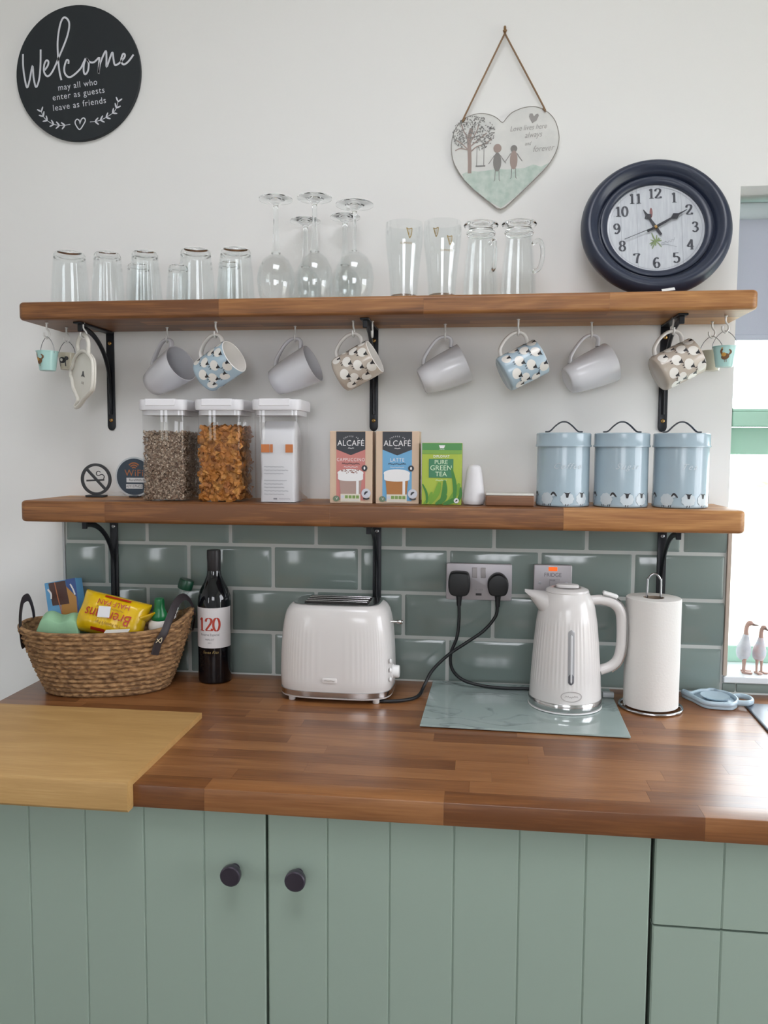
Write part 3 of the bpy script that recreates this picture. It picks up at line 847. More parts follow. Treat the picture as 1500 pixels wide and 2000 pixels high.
def latte(x, y, label, rz):
    t = thing('latte_glass', label, 'glass', (x, y, ZS), (0, 0, R(rz)), group='handled latte glasses upside down')
    def wall():
        o = [(.0375, 0), (.035, .045), (.031, .09), (.0265, .128), (.0262, .131)]
        return lathe(o+[(.0235, .131), (.0238, .127), (.0284, .09), (.0325, .045), (.0352, 0)], 48, True)
    part('wall', 'latw', wall, m_glass, t, 60)
    part('foot', 'latf', lambda: lathe([(0, .1295), (.0258, .1312), (.0285, .1305), (.0300, .134), (.0285, .1375), (.024, .139), (.025, .1435), (.034, .147), (.0355, .150), (.034, .153), (.029, .1545), (.02, .1515), (0, .1515)], 44), m_thick, t, 40)
    part('handle', 'lath', lambda: tube([(.031, -.006, .108), (.047, -.014, .110), (.056, -.02, .094), (.056, -.02, .072), (.048, -.014, .055), (.034, -.006, .052)], .0042, 10, sm=5), m_thick, t, 60)
latte(.771, -.105, 'handled latte glass upside down next to the pint glasses', -42)
latte(.848, -.105, 'handled latte glass upside down, rightmost of the glassware', -22)

# ------------------------------------------------------------------ cup hooks under the upper shelf
m_hook = mat('white_hook', '#dedcd9', .35, .2)
ZU = US['z0']
def hookmesh():
    bm = tube([(0, 0, 0), (0, 0, -.012), (.0052, 0, -.0195), (.0055, 0, -.0275), (0, 0, -.0335), (-.0058, 0, -.0285), (-.0062, 0, -.021)], .0020, 8, sm=5)
    return lathe([(0, -.0005), (.0034, -.0005), (.0034, -.0018), (.0016, -.0024)], 14, bm=bm)
def hook(x, y, rz, what):
    o = part('cup_hook', 'hook', hookmesh, m_hook, None, 60, (x, y, ZU-.0001)); o.rotation_euler = (0, 0, R(rz))
    return tag(o, 'white cup hook ' + what, 'hook', 'cup hooks under the upper shelf')
ZH = ZU-.0335+.0020                     # inside of the hook, where things hang
# ------------------------------------------------------------------ mugs
m_mugw = mat('white_china', '#d9d8dc', .16, spec=.5)
m_mugi = mat('mug_inside', '#e6e2dd', .2)
m_mugblue = mat('mug_blue', '#a9bcc8', .18)
m_mugbeige = mat('mug_beige', '#b9ada0', .18)
m_sheepw = mat('sheep_white', '#e3dfd8', .25)
m_sheepk = mat('sheep_black', '#2a292c', .4)
def sheep_prints(rad, h, seed):
    """ovals with dark Y shaped faces and feet, bent round the mug"""
    rs = random.Random(seed); w = B(); k = B()
    circ = 2*PI*rad; rows = 4; n = 7
    for r in range(rows):
        for c in range(n):
            x = (c+.5*(r % 2)+rs.uniform(-.12, .12))*circ/n; z = h*(.215+.215*r)+rs.uniform(-.003, .003)
            rot = rs.uniform(-.5, .5)
            if abs((x % circ)-circ*.5) < .010: continue       # the handle sits at the back of the print
            disc(w, x, z, .0112, .0096, n=18, rot=rot, rings=4)
            fx, fz = x+rs.choice((-.007, 0, .007)), z+.006
            poly(k, [(fx-.0016, fz-.0048), (fx+.0016, fz-.0048), (fx+.003, fz+.0006), (fx+.0062, fz+.0036), (fx+.002, fz+.0028), (fx-.002, fz+.0028), (fx-.0062, fz+.0036), (fx-.003, fz+.0006)], -.0002)
            for s in ((-.004, .001) if z > .0225 else ()): rect(k, x+s, x+s+.0016, z-.0132, z-.0095, -.0002)
    return w, k
MH = .1
WPROF = [(.024, 0), (.028, .002), (.0335, .022), (.0385, .055), (.0425, .1)]
def rW(z):
    for (r1, z1), (r2, z2) in zip(WPROF[:-1], WPROF[1:]):
        if z1 <= z <= z2: return r1+(r2-r1)*(z-z1)/(z2-z1)
    return WPROF[-1][0]
def mug(kind, x, y, yaw, tilt, label, hookwhat, hrot=90):
    hook(x, y, hrot, hookwhat)
    t = thing('mug', label, 'mug', (0, 0, 0), group='mugs hanging from hooks under the upper shelf')
    if kind == 'w':
        part('body', 'mugw', lambda: lathe([(0, .001), (.021, .001)]+WPROF+[(.0422, .101), (.0405, .1008), (.0362, .055), (.031, .022), (.026, .006), (0, .005)], 56), m_mugw, t, 50)
        path = [(rW(.02)-.002, 0, .019), (rW(.02)+.011, 0, .026), (.058, 0, .045), (.068, 0, .065), (.0685, 0, .082), (.0585, 0, .094), (.0415, 0, .087)]
        part('handle', 'mugwh', lambda: tube(path, [.0048, .0042, .0036, .0034, .0034, .0038, .0045], 10, sm=6, flat=1.7, up=(1, 0, 0)), m_mugw, t, 60)
        rad = .0036
    else:
        rr, h = .0375, .087
        mb = m_mugblue if kind == 'b' else m_mugbeige
        part('body', 'mugp'+kind, lambda: lathe([(0, .001), (.033, .001), (.036, .003), (rr, .008), (rr, h-.001), (rr-.0005, h)], 56), mb, t, 50)
        part('lining', 'mugin', lambda: lathe([(rr-.0006, h), (rr-.0018, h+.0009), (rr-.003, h), (rr-.0032, .01), (.030, .005), (0, .0045)], 56), m_mugi, t, 50)
        for key, idx, m in (('w', 0, m_sheepw), ('k', 1, m_sheepk)):
            part('sheep_print' if idx == 0 else 'sheep_faces', 'mugs'+key, lambda: xf(wrap(fine(sheep_prints(rr, h, 4)[idx], .004), rr+.0003), RZ(90)), m, t)
        path = [(rr-.002, 0, .014), (rr+.012, 0, .018), (.0615, 0, .034), (.067, 0, .055), (.062, 0, .071), (.05, 0, .077), (rr-.002, 0, .074)]
        part('handle', 'mugph', lambda: tube(path, [.0046, .004, .0036, .0036, .0036, .0038, .0045], 10, sm=6, flat=1.6, up=(1, 0, 0)), m_mugi, t, 60)
        rad = .0037
    a, b = R(tilt), R(yaw)
    zd = Vector((math.cos(a)*math.cos(b), -math.cos(a)*math.sin(b), math.sin(a)))
    xd = (Vector((0, 0, 1))-zd*zd.z).normalized(); yd = zd.cross(xd)
    M = Matrix((xd, yd, zd)).transposed()
    pts = [M @ p for p in smooth_pts(path, 10)]
    top = max(pts, key=lambda p: p.z)
    t.rotation_euler = M.to_euler()
    t.location = Vector((x, y, ZH+rad+.0006))-top
mug('w', .080, -.055, 24, 25, 'plain white mug at the left end of the row, showing its inside', 'holding the leftmost plain white mug')
mug('b', .214, -.121, 16, 28, 'pale blue mug with sheep hanging between the first two white mugs', 'holding the left pale blue sheep mug', 75)
mug('w', .370, -.050, 8, 24, 'plain white mug hanging over the third cereal tub', 'holding the second plain white mug')
mug('e', .5085, -.111, 8, 27, 'beige mug with sheep hanging in front of the middle bracket', 'holding the beige sheep mug by the middle bracket', 80)
mug('w', .698, -.052, -6, 24, 'plain white mug hanging just right of the middle bracket', 'holding the third plain white mug')
mug('b', .850, -.102, -8, 27, 'pale blue mug with sheep hanging third from the right', 'holding the right pale blue sheep mug', 95)
mug('w', 1.004, -.052, -12, 23, 'plain white mug hanging second from the right', 'holding the rightmost plain white mug')
mug('e', 1.159, -.096, -6, 27, 'beige mug with sheep hanging in front of the right bracket', 'holding the beige sheep mug by the right bracket', 95)
hook(.547, -.10, 90, 'left empty beside the middle bracket')
# ------------------------------------------------------------------ little hanging buckets
m_mint = mat('mint_enamel', '#a9cfca', .2); m_cream = mat('cream_enamel', '#cfc8b4', .25)
m_wire = mat('wire', '#8d8f93', .35, .8)
m_bird1 = mat('print_brown', '#6b4a2a', .6); m_bird2 = mat('print_gold', '#b98a3a', .6)
def bucket(x, y, s, m, label, hw, art, turn, hrot=0):
    hook(x, y, hrot, hw)
    t = thing('hanging_bucket', label, 'bucket', (x, y, ZH-.072*s), (0, 0, R(turn)), 'little buckets hanging from hooks')
    rt, rb, h = .0225*s, .0165*s, .041*s
    part('pail', ('pail', s, m.name), lambda: lathe([(0, .001), (rb-.001, .0005), (rb, .001), (rt, h), (rt+.0012, h), (rt+.0012, h+.0012), (rt-.0008, h+.0012), (rb-.0012, .002), (0, .002)], 40), m, t, 40)
    hp = [(-rt-.001, 0, h-.004), (-rt*1.0, 0, h+.008*s), (-rt*.62, 0, h+.023*s), (0, 0, .072*s+.0012), (rt*.62, 0, h+.023*s), (rt*1.0, 0, h+.008*s), (rt+.001, 0, h-.004)]
    part('bail', ('bail', s), lambda: tube(hp, .0007, 6, sm=5), m_wire, t, 60)
    a1 = B(); a2 = B()
    if art == 'bird':
        disc(a1, 0, .020*s, .008*s, .006*s, n=16, rot=.3)
        stroke(a1, [(.005*s, .022*s), (.011*s, .029*s), (.007*s, .034*s)], .004*s, taper=True); stroke(a1, [(-.005*s, .022*s), (-.008*s, .03*s), (-.006*s, .035*s)], .004*s)
        stroke(a1, [(-.001*s, .016*s), (-.001*s, .009*s)], .001*s, sm=1); stroke(a1, [(.002*s, .016*s), (.002*s, .009*s)], .001*s, sm=1)
        disc(a2, -.003*s, .024*s, .0045*s, .004*s, n=12); disc(a2, -.0062*s, .0365*s, .0018*s, .0012*s, n=8)
    else:
        disc(a1, 0, .023*s, .0105*s, .0075*s, n=16); rect(a1, -.009*s, -.0065*s, .008*s, .022*s); rect(a1, .0065*s, .009*s, .008*s, .022*s); disc(a1, .0115*s, .028*s, .005*s, .005*s, n=10)
        disc(a2, -.002*s, .024*s, .004*s, .004*s, n=10)
    f = lambda z: rb+(rt-rb)*z/h+.0004
    obj('print', wrap(fine(a1, .004), f), m_bird1 if art == 'bird' else m_sheepk, t); 
    for v in a2.verts: v.co.y -= .0002
    obj('print_highlight', wrap(fine(a2, .004), f), m_bird2 if art == 'bird' else m_sheepw, t)
bucket(-.157, -.138, 1.0, m_mint, 'mint green toy bucket with a brown bird hanging at the far left', 'holding the mint bucket at the far left', 'bird', -25)
bucket(-.1475, -.072, .88, m_cream, 'cream toy bucket with a black cow behind the left mint bucket', 'holding the cream bucket with the cow', 'cow', -8)
bucket(1.2505, -.038, .98, m_cream, 'plain backed cream toy bucket at the right end behind the mint one', 'holding the cream bucket at the right end', 'cow', 150)
b = bucket(1.256, -.11, .98, m_mint, 'mint green toy bucket with a cockerel at the right end', 'holding the mint bucket at the right end', 'bird', -12)
# ------------------------------------------------------------------ teapot shaped tea bag rest
def teapot_rest(t, m, face=True):
    """flat teapot outline in the xy plane: spout -x, lid +y, handle loop +x"""
    o = [(-.060, .018), (-.056, .022), (-.046, .012), (-.036, .022), (-.026, .034), (-.012, .040), (-.006, .046), (.004, .046), (.010, .040), (.024, .034), (.034, .022), (.040, .006), (.040, -.010), (.034, -.026), (.022, -.038), (-.016, -.040), (-.030, -.028), (-.042, -.008), (-.052, .004)]
    O = [(v.x, v.y) for v in smooth_pts([Vector((*p, 0)) for p in o], 4, True)]
    part('dish', ('rest', m.name), lambda: prism(O, 0, .005, axis='z', bev=.0018), m, t, 40)
    part('raised_rim', ('restrim', m.name), lambda: tube([(p[0]*.97, p[1]*.97, .0065) for p in O], .0032, 8, True, sm=1, up=(0, 0, 1)), m, t, 60)
    part('handle', ('resth', m.name), lambda: tube([(.036, .020, .006), (.050, .022, .007), (.064, .012, .007), (.066, -.004, .007), (.056, -.018, .007), (.036, -.018, .006)], .0035, 10, sm=5), m, t, 60)
m_restw = mat('cream_glaze', '#dedad0', .2); m_restb = mat('blue_glaze', '#a9bac6', .22)
hook(-.0765, -.132, 30, 'holding the cream teapot shaped rest')
t = thing('tea_bag_rest', 'cream teapot shaped tea bag rest with sheep face hanging at the left', 'rest', (0, 0, 0))
teapot_rest(t, m_restw)
bm = B()
poly(bm, [(-.002, -.006), (.002, -.006), (.004, 0), (.008, .004), (.002, .003), (-.002, .003), (-.008, .004), (-.004, 0)])
for s in (-.003, .002): rect(bm, s, s+.0012, .012, .016)
obj('sheep_print', xf(bm, T(0, 0, .0053) @ RZ(90) @ RX(-90)), m_sheepk, t)
zd = Vector((math.sin(R(-38)), -math.cos(R(-38)), 0))       # plate normal
xd = Vector((0, 0, 1)); xd = (xd + Vector((.16*math.cos(R(38)), -.16*math.sin(R(38)), 0))).normalized()
xd = (xd-zd*xd.dot(zd)).normalized(); yd = zd.cross(xd)
M = Matrix((xd, yd, zd)).transposed()
t.rotation_euler = M.to_euler()
t.scale = (1.28, 1.28, 1.28)
t.location = Vector((-.0765, -.132, ZH+.005)) - M @ (Vector((.066, .001, .007))*1.28)
# ------------------------------------------------------------------ on the lower shelf
ZL = LS['z1']+.0004
m_charcoal = mat('charcoal_acrylic', '#2c2d30', .4)
t = thing('no_smoking_sign', 'small round black cut out no smoking sign on the lower shelf', 'sign', (-.099, -.045, ZL))
bm = B(); cz, r = .0405, .0365
bm = lathe([(r-.0062, -.002), (r, -.002), (r, .002), (r-.0062, .002)], 56, True); xf(bm, T(0, 0, cz) @ RX(90))
join(bm, prism([(-.0028, -.033), (.0028, -.033), (.0028, .033), (-.0028, .033)], -.0019, .0019), T(0, 0, cz) @ RY(-44))
obj('ring', bm, m_charcoal, t, 40)
bm = prism([(-.023, -.0055), (.019, -.003), (.019, .0005), (-.023, -.0015)], -.0017, .0017)
xf(bm, T(0, 0, cz))
s2 = tube([(.018, 0, .0005), (.0195, 0, .007), (.014, 0, .0115), (.0065, 0, .0085), (.0015, 0, .0105), (.002, 0, .0165), (.007, 0, .0185), (.0105, 0, .016)], .0011, 6, sm=4)
join(bm, s2, T(0, 0, cz)); obj('cigarette', bm, m_charcoal, t)
obj('foot', box(-.022, .022, -.011, .011, 0, .0045, bev=.001), m_charcoal, t)
# wifi disc
t = thing('wifi_sign', 'round slate blue sign with copper signal lettering beside the oats tub', 'sign', (-.008, -.04, ZL))
m_slate = mat('slate_print', '#33414f', .5); m_copper = mat('copper_print', '#a7683f', .45, .3)
r, cz = .0425, .047
obj('acrylic_disc', xf(lathe([(0, 0), (r+.003, 0), (r+.003, .003), (0, .003)], 56), T(0, 0, cz) @ RX(90)), mat('frosted_acrylic', '#c3c6c8', .3), t, 40)
obj('slate_disc', xf(lathe([(0, .0031), (r-.001, .0031), (r-.001, .0042), (0, .0042)], 56), T(0, 0, cz) @ RX(90)), m_slate, t, 40)
bm = B()
for k, rr in enumerate((.0055, .0105, .0155)):
    stroke(bm, [(rr*math.sin(R(a)), cz+.016+rr*math.cos(R(a))) for a in range(-48, 49, 12)], .0028, sm=2)
put_text(bm, 'WiFi', .0215, 0, cz+.008, sx=1.0, space=1.1)
obj('copper_lettering', bm, m_copper, t, loc=(0, -.0045, 0))
m_paper = mat('label_paper', '#dcdcdd', .7); m_ink = mat('label_ink', '#4c4c52', .7)
def label(z, x0, x1, s):
    o = obj('stuck_label', box(x0, x1, -.0006, 0, z-.0052, z+.0052), m_paper, t, loc=(0, -.0045, 0))
    obj('label_print', put_text(B(), s, .0082, (x0+x1)/2, z, sx=.9), m_ink, o, loc=(0, -.0009, 0))
label(cz-.0075, -.018, .041, 'RuralWiFi-5GC'); label(cz-.022, -.019, .020, '43Y137NG2')
obj('foot', box(-.010, .010, -.012, .012, 0, .0042, bev=.001), m_charcoal, t)

# ------------------------------------------------------------------ cereal tubs
m_tub = glass_thin('clear_plastic', '#fafafa', 1.42)
m_lid = mat('tub_lid', '#dcdadd', .35); m_lid2 = mat('tub_lid_flap', '#e6e4e7', .3)
TW, TD, TH = .0955, .107, .192
def rrect(w, d, r, n=5):
    pts = []
    for cx, cy, a0 in ((w/2-r, d/2-r, 0), (-w/2+r, d/2-r, 90), (-w/2+r, -d/2+r, 180), (w/2-r, -d/2+r, 270)):
        for k in range(n+1):
            a = R(a0+90*k/n); pts.append((cx+r*math.cos(a), cy+r*math.sin(a)))
    return pts
def loft(sections, cap=True, bm=None):
    """sections: list of (outline [(x, y)], z)"""
    bm = bm or B(); rings = [[bm.verts.new((p[0], p[1], z)) for p in pts] for pts, z in sections]
    for A, C in zip(rings[:-1], rings[1:]):
        n = len(A)
        for i in range(n): bm.faces.new((A[i], A[(i+1) % n], C[(i+1) % n], C[i]))
    if cap: bm.faces.new(rings[0][::-1]); bm.faces.new(rings[-1])
    return bm
def tub(x, label):
    t = thing('cereal_tub', label, 'storage tub', (x, -.108, ZL), group='clear cereal tubs')
    def body():
        s = [(rrect(TW-.006, TD-.006, .012), 0), (rrect(TW-.002, TD-.002, .013), .004), (rrect(TW, TD, .014), TH)]
        bm = loft(s, False)
        bm.faces.new([v for v in bm.verts if v.co.z < .0001][::-1])
        return bm
    part('tub_wall', 'tubwall', body, m_tub, t, 40)
    part('lid', 'tublid', lambda: loft([(rrect(TW-.004, TD-.004, .014), TH-.010), (rrect(TW-.004, TD-.004, .014), TH), (rrect(TW+.008, TD+.008, .017), TH+.0005), (rrect(TW+.010, TD+.010, .018), TH+.004), (rrect(TW+.010, TD+.010, .018), TH+.019), (rrect(TW+.006, TD+.006, .016), TH+.0225)]), m_lid, t, 40)
    part('flap', 'tubflap', lambda: box(-.034, .031, -TD/2-.0062, -TD/2+.03, TH+.009, TH+.0238, bev=.0012), m_lid2, t)
XT = (.108, .2305, .354)
tub(XT[0], 'clear tub with white lid full of grey brown muesli')
tub(XT[1], 'clear tub with white lid full of golden cornflakes')
tub(XT[2], 'clear tub with white lid holding a white paper packet')
def bits(n, w, d, h, size, flat, seed, curl=0., jag=.012):
    """flakes heaped against the walls of a tub, one joined mass"""
    rs = random.Random(seed); bm = B()
    core = loft([(rrect(w-.012, d-.012, .01), .004), (rrect(w-.010, d-.010, .01), h-.012)]); join(bm, core)
    for k in range(n):
        u = rs.random(); z = rs.uniform(.004, h-.004)
        if u < .36: p = Vector((rs.uniform(-w/2, w/2)*.96, -d/2+rs.uniform(0, .004), z)); nrm = Vector((0, -1, 0))
        elif u < .62: p = Vector((w/2-rs.uniform(0, .004), rs.uniform(-d/2, d/2)*.96, z)); nrm = Vector((1, 0, 0))
        elif u < .78: p = Vector((-w/2+rs.uniform(0, .004), rs.uniform(-d/2, d/2)*.96, z)); nrm = Vector((-1, 0, 0))
        else: p = Vector((rs.uniform(-w/2, w/2)*.95, rs.uniform(-d/2, d/2)*.95, h-.010+rs.uniform(-.004, jag))); nrm = Vector((rs.uniform(-.5, .5), rs.uniform(-.5, .5), 1)).normalized()
        a = Vector((rs.gauss(0, 1), rs.gauss(0, 1), rs.gauss(0, 1))); t1 = (nrm+a*.35).normalized()
        e1 = t1.orthogonal().normalized(); e1 = Matrix.Rotation(rs.uniform(0, 6.3), 3, t1) @ e1; e2 = t1.cross(e1)
        s = size*rs.uniform(.55, 1.25); m = 6
        ring = [bm.verts.new(p+e1*(s*math.cos(2*PI*i/m)*rs.uniform(.8, 1.15))+e2*(s*.75*math.sin(2*PI*i/m)*rs.uniform(.8, 1.15))+t1*(curl*s*rs.uniform(-1, 1)-flat*s)) for i in range(m)]
        c = bm.verts.new(p+t1*(flat*s))
        for i in range(m): bm.faces.new((ring[i], ring[(i+1) % m], c))
    return bm
def heap_mat(name, cols, scale, rough=.8):
    m = bpy.data.materials.new(name); m.use_nodes = True; N = m.node_tree.nodes; L = m.node_tree.links
    tc = N.new('ShaderNodeTexCoord'); v = N.new('ShaderNodeTexVoronoi'); v.inputs['Scale'].default_value = scale
    cr = N.new('ShaderNodeValToRGB'); sp = N.new('ShaderNodeSeparateColor')
    L.new(tc.outputs['Object'], v.inputs['Vector']); L.new(v.outputs['Color'], sp.inputs[0]); L.new(sp.outputs[0], cr.inputs['Fac'])
    e = cr.color_ramp.elements; e[0].color = lin(cols[0]); e[1].color = lin(cols[-1])
    for i, c in enumerate(cols[1:-1]): e.new((i+1)/(len(cols)-1)).color = lin(c)
    b = N['Principled BSDF']; b.inputs['Roughness'].default_value = rough
    L.new(cr.outputs[0], b.inputs['Base Color']); return m
o = obj('muesli', bits(4200, TW-.007, TD-.007, .152, .0029, .35, 1, .3, .004), heap_mat('muesli_mix', ['#5e4638', '#a08a76', '#8a705c', '#c9b8a4', '#745a48', '#b09c88'], 260), None, None, (XT[0], -.108, ZL+.0006))
tag(o, 'grey brown muesli filling the left clear tub', 'cereal', kind='stuff')
o = obj('cornflakes', bits(900, TW-.009, TD-.009, .158, .0085, .22, 2, .45, .012), heap_mat('cornflake_gold', ['#94551b', '#b97a34', '#a86722', '#c48a42', '#7d4516'], 75, .6), None, None, (XT[1], -.108, ZL+.0006))
tag(o, 'golden cornflakes filling the middle clear tub', 'cereal', kind='stuff')
t = thing('paper_packet', 'white printed paper packet standing inside the right hand tub', 'packet', (XT[2], -.112, ZL+.0007))
pw, pd, ph = .074, .074, .15
m_pk = mat('packet_white', '#dcdbde', .55)
def crumple(bm, amp, sc):
    for v in bm.verts: v.co += Vector((noise.noise(v.co*sc), noise.noise(v.co*sc+Vector((9, 0, 0))), 0))*amp
    return bm
bmk = loft([(rrect(pw, pd, .006, 3), 0.0)]+[(rrect(pw, pd, .006, 3), ph*k/8) for k in range(1, 8)]+[(rrect(pw*.98, pd*.8, .006, 3), ph), (rrect(pw*.9, pd*.2, .004, 3), ph+.02)])
obj('bag', crumple(bmk, .002, 40), m_pk, t, 40)
bm = B(); yk = -pd/2-.0022
rect(bm, -.034, -.016, .104, .121); rect(bm, .018, .034, .104, .121); rect(bm, -.015, -.009, .104, .121)
obj('orange_panel', bm, mat('packet_orange', '#c9763a', .5), t, loc=(0, yk, 0))
bm = B(); rs = random.Random(8)
for k in range(9):
    z = .074-.0072*k
    if k in (3,): continue
    scribble(bm, -.028, .012+rs.uniform(0, .012), z, .0026, .0006)
rect(bm, -.008, .0, .0055, .0085); scribble(bm, .004, .028, .007, .0018, .0005)
obj('small_print', bm, mat('packet_ink', '#8d8d94', .6), t, loc=(0, yk-.0002, 0))

# ------------------------------------------------------------------ coffee boxes and tea box
def carton(name, label, x, y, w, d, h, m, rz=0):
    t = thing(name, label, 'box', (x, y, ZL), (0, 0, R(rz)))
    obj('carton', box(-w/2, w/2, -d/2, d/2, 0, h, bev=.0007), m, t)
    return t, -d/2-.0004
m_kraft = mat('kraft_card', '#cdb39b', .6); m_char = mat('print_charcoal', '#35373d', .5); m_wht = mat('print_white', '#e4e2e2', .6)
m_grn = mat('print_leaf', '#7d9a54', .6); m_badge = mat('print_badge', '#c9cbd4', .6)
def coffee(x, label, colour, name2, sub, drink):
    t, y = carton('coffee_box', label, x, -.115, .0895, .055, .150, m_kraft, 0)
    H_ = .150; bx0, bx1 = -.031, .030
    def pr(nm, bm, m, k=0): return obj(nm, bm, m, t, loc=(0, y-.0003*k, 0))
    bm = B(); rect(bm, bx0, bx1, .006, H_-.001); pr('colour_panel', bm, colour)
    bm = B(); poly(bm, [(bx0, .112), ((bx0+bx1)/2, .100), (bx1, .112), (bx1, H_-.001), (bx0, H_-.001)]); pr('charcoal_panel', bm, m_char, 1)
    bm = B(); put_text(bm, 'ALCAFÉ', .0168, -.0005, .1245, sx=.93, space=1.05)
    for k in range(9):
        a = R(-34+68*k/8); put_text(bm, 'COFFEE PERFECT'[k], .004, .026*math.sin(a), .113+.026*math.cos(a), rot=-math.degrees(a)*.8)
    scribble(bm, -.006, .006, .1145, .0024, .0007); pr('brand_lettering', bm, m_wht, 2)
    bm = B(); put_text(bm, name2, .0096 if len(name2) > 6 else .0108, -.0005, .0905, space=1.2, sx=.85); scribble(bm, -.015, .014, .0755, .0024, .0006); pr('flavour_lettering', bm, m_wht, 2)
    bm = B(); scribble(bm, -.019, .018, .0825, .004, .0010); pr('script_lettering', bm, m_char, 2)
    # the cup
    bm = B(); poly(bm, [(-.026, .066), (.024, .066), (.019, .012), (-.021, .012)]); pr('cup_print', bm, drink, 2)
    bm = B(); disc(bm, -.001, .063, .0275, .0085, n=28); rect(bm, -.0275, .0255, .050, .063); disc(bm, -.001, .050, .0255, .004, n=24); rect(bm, .011, .0165, .014, .052)
    pr('foam_print', bm, m_wht, 3)
    if 'CAPP' in name2:
        bm = B(); rs = random.Random(3)
        for k in range(26): disc(bm, rs.uniform(-.02, .017), rs.uniform(.0625, .0695), .0016, .0009, n=6, rot=rs.uniform(0, 3))
        pr('cocoa_print', bm, mat('print_cocoa', '#8b5a4c', .6), 4)
    bm = B(); disc(bm, .0285, .0735, .0062, .0062, n=20); pr('badge_print', bm, m_char, 4)
    bm = B(); disc(bm, .0285, .0735, .0018, .0032, n=12); pr('bean_print', bm, m_wht, 5)
    bm = B(); rect(bm, -.022, .020, .003, .0195); pr('info_panel', bm, mat('print_cream', '#d9d2c2', .6), 4)
    bm = B()
    for k in range(4): rect(bm, -.0125+.0078*k, -.0062+.0078*k, .010, .0165)
    pr('info_boxes', bm, m_grn, 5)
    bm = B(); scribble(bm, -.018, .016, .0062, .0016, .0005); rect(bm, -.0205, -.0145, .010, .0165); pr('info_lettering', bm, m_badge, 5)
    bm = B(); disc(bm, .032, .021, .0098, .0098, n=24); pr('seal_print', bm, m_badge, 5)
    bm = B(); stroke(bm, [(.0285, .018), (.031, .0225), (.0355, .0245)], .0042, taper=True); stroke(bm, [(.026, .011), (.033, .009), (.039, .011)], .003); pr('seal_mark', bm, m_char, 6)
    bm = B(); disc(bm, -.031, .0095, .007, .006, n=16); pr('vegetarian_disc', bm, mat('print_moss', '#6d7f68', .6), 4)
    bm = B(); put_text(bm, 'V', .008, -.030, .0095); pr('vegetarian_mark', bm, m_wht, 5)
coffee(.5095, 'kraft card coffee box with a pink panel and cappuccino picture', mat('print_pink', '#c47c76', .55), 'CAPPUCCINO', 'indulgent', mat('drink_mauve', '#a98f86', .5))
coffee(.6065, 'kraft card coffee box with a blue panel and latte picture', mat('print_blue', '#6ba4cb', .55), 'LATTE', 'everything', mat('drink_amber', '#a9703a', .5))
t, y = carton('tea_box', 'lime green tea box with leaf artwork beside the coffee boxes', .6985, -.118, .0815, .062, .1265, mat('tea_lime', '#a3b53c', .45))
def pr(nm, bm, m, k=0): return obj(nm, bm, m, t, loc=(0, y-.0003*k, 0))
bm = B(); rect(bm, -.0405, .0405, .1115, .1258); pr('top_band', bm, mat('tea_green', '#4c8a4a', .45))
bm = B(); rect(bm, -.0405, .0405, .1035, .1114); pr('blend_band', bm, mat('tea_mid', '#76a042', .45))
bm = B(); poly(bm, [(-.0065, .1215), (.0065, .1215), (.004, .1155), (-.004, .1155)]); scribble(bm, -.005, .005, .1132, .0015, .0005); put_text(bm, 'DIPLOMAT', .0072, -.001, .0985, sx=.95)
pr('small_lettering', bm, m_wht, 1)
bm = B(); rect(bm, -.0265, .0235, .055, .0935); pr('name_panel', bm, mat('tea_deep', '#3b7a55', .45), 1)
bm = B(); put_text(bm, 'PURE', .0125, -.0015, .0868, sx=.95); put_text(bm, 'GREEN', .0148, -.0015, .0748, sx=.98); put_text(bm, 'TEA', .0135, -.0015, .0622, sx=1.0); scribble(bm, -.012, .010, .0498, .0028, .0008)
pr('name_lettering', bm, mat('tea_letter', '#cfe3c4', .6), 2)
bm = B(); bm2 = B()
for (xa, za, xb, zb, w, dk) in ((-.002, .001, .006, .050, .011, 1), (-.024, .001, -.004, .046, .012, 0), (.012, .002, .036, .044, .012, 0), (-.03, .002, -.039, .042, .005, 1), (.026, .004, .020, .075, .008, 1), (-.012, .001, .010, .02, .010, 1), (.03, .002, .039, .036, .007, 1), (-.036, .001, -.020, .026, .008, 0), (.004, .001, .03, .014, .01, 1)):
    stroke(bm if dk else bm2, [(xa, za), ((xa+xb)/2+.004, (za+zb)/2), (xb, zb)], w, sm=5, taper=True)
pr('leaf_art', bm, mat('leaf_dark', '#3f7d33', .5), 3); pr('leaf_art_light', bm2, mat('leaf_mid', '#6f9c2f', .5), 2)
bm = B(); disc(bm, .0305, .0085, .0052, .0052); pr('seal_print', bm, m_wht, 4)
bm = B(); stroke(bm, [(.0285, .007), (.031, .009), (.0325, .0105)], .0028, taper=True); pr('seal_mark', bm, m_char, 5)

# ------------------------------------------------------------------ pot, wooden block, canisters
o = obj('pepper_pot', lathe([(0, 0), (.0165, 0), (.0205, .002), (.0228, .008), (.0228, .013), (.0205, .032), (.0168, .060), (.0150, .072), (.0125, .0785), (.008, .0815), (0, .0825)], 48), mat('matt_white_pot', '#d6d3d5', .5), None, 40, (.7645, -.140, ZL))
tag(o, 'tapered white ceramic shaker between tea box and wooden block', 'shaker')
t = thing('wooden_box', 'low brown wooden box with white lid edge beside the canisters', 'box', (.8365, -.135, ZL))
obj('tray', box(-.0485, .0485, -.035, .035, 0, .021, bev=.003, seg=3), wood('walnut', '#5a3a26', '#6f4a32', '#80583e', .5), t, 30)
obj('white_top', box(-.0475, .0475, -.034, .034, .0212, .0255, bev=.0012), mat('top_cream', '#cfcbc4', .5), t, 30)
m_can = mat('canister_blue', '#9fb0ba', .19, spec=.5); m_canw = mat('canister_white', '#c3cdd3', .4)
m_leather = mat('pewter_handle', '#555a60', .4, .4)
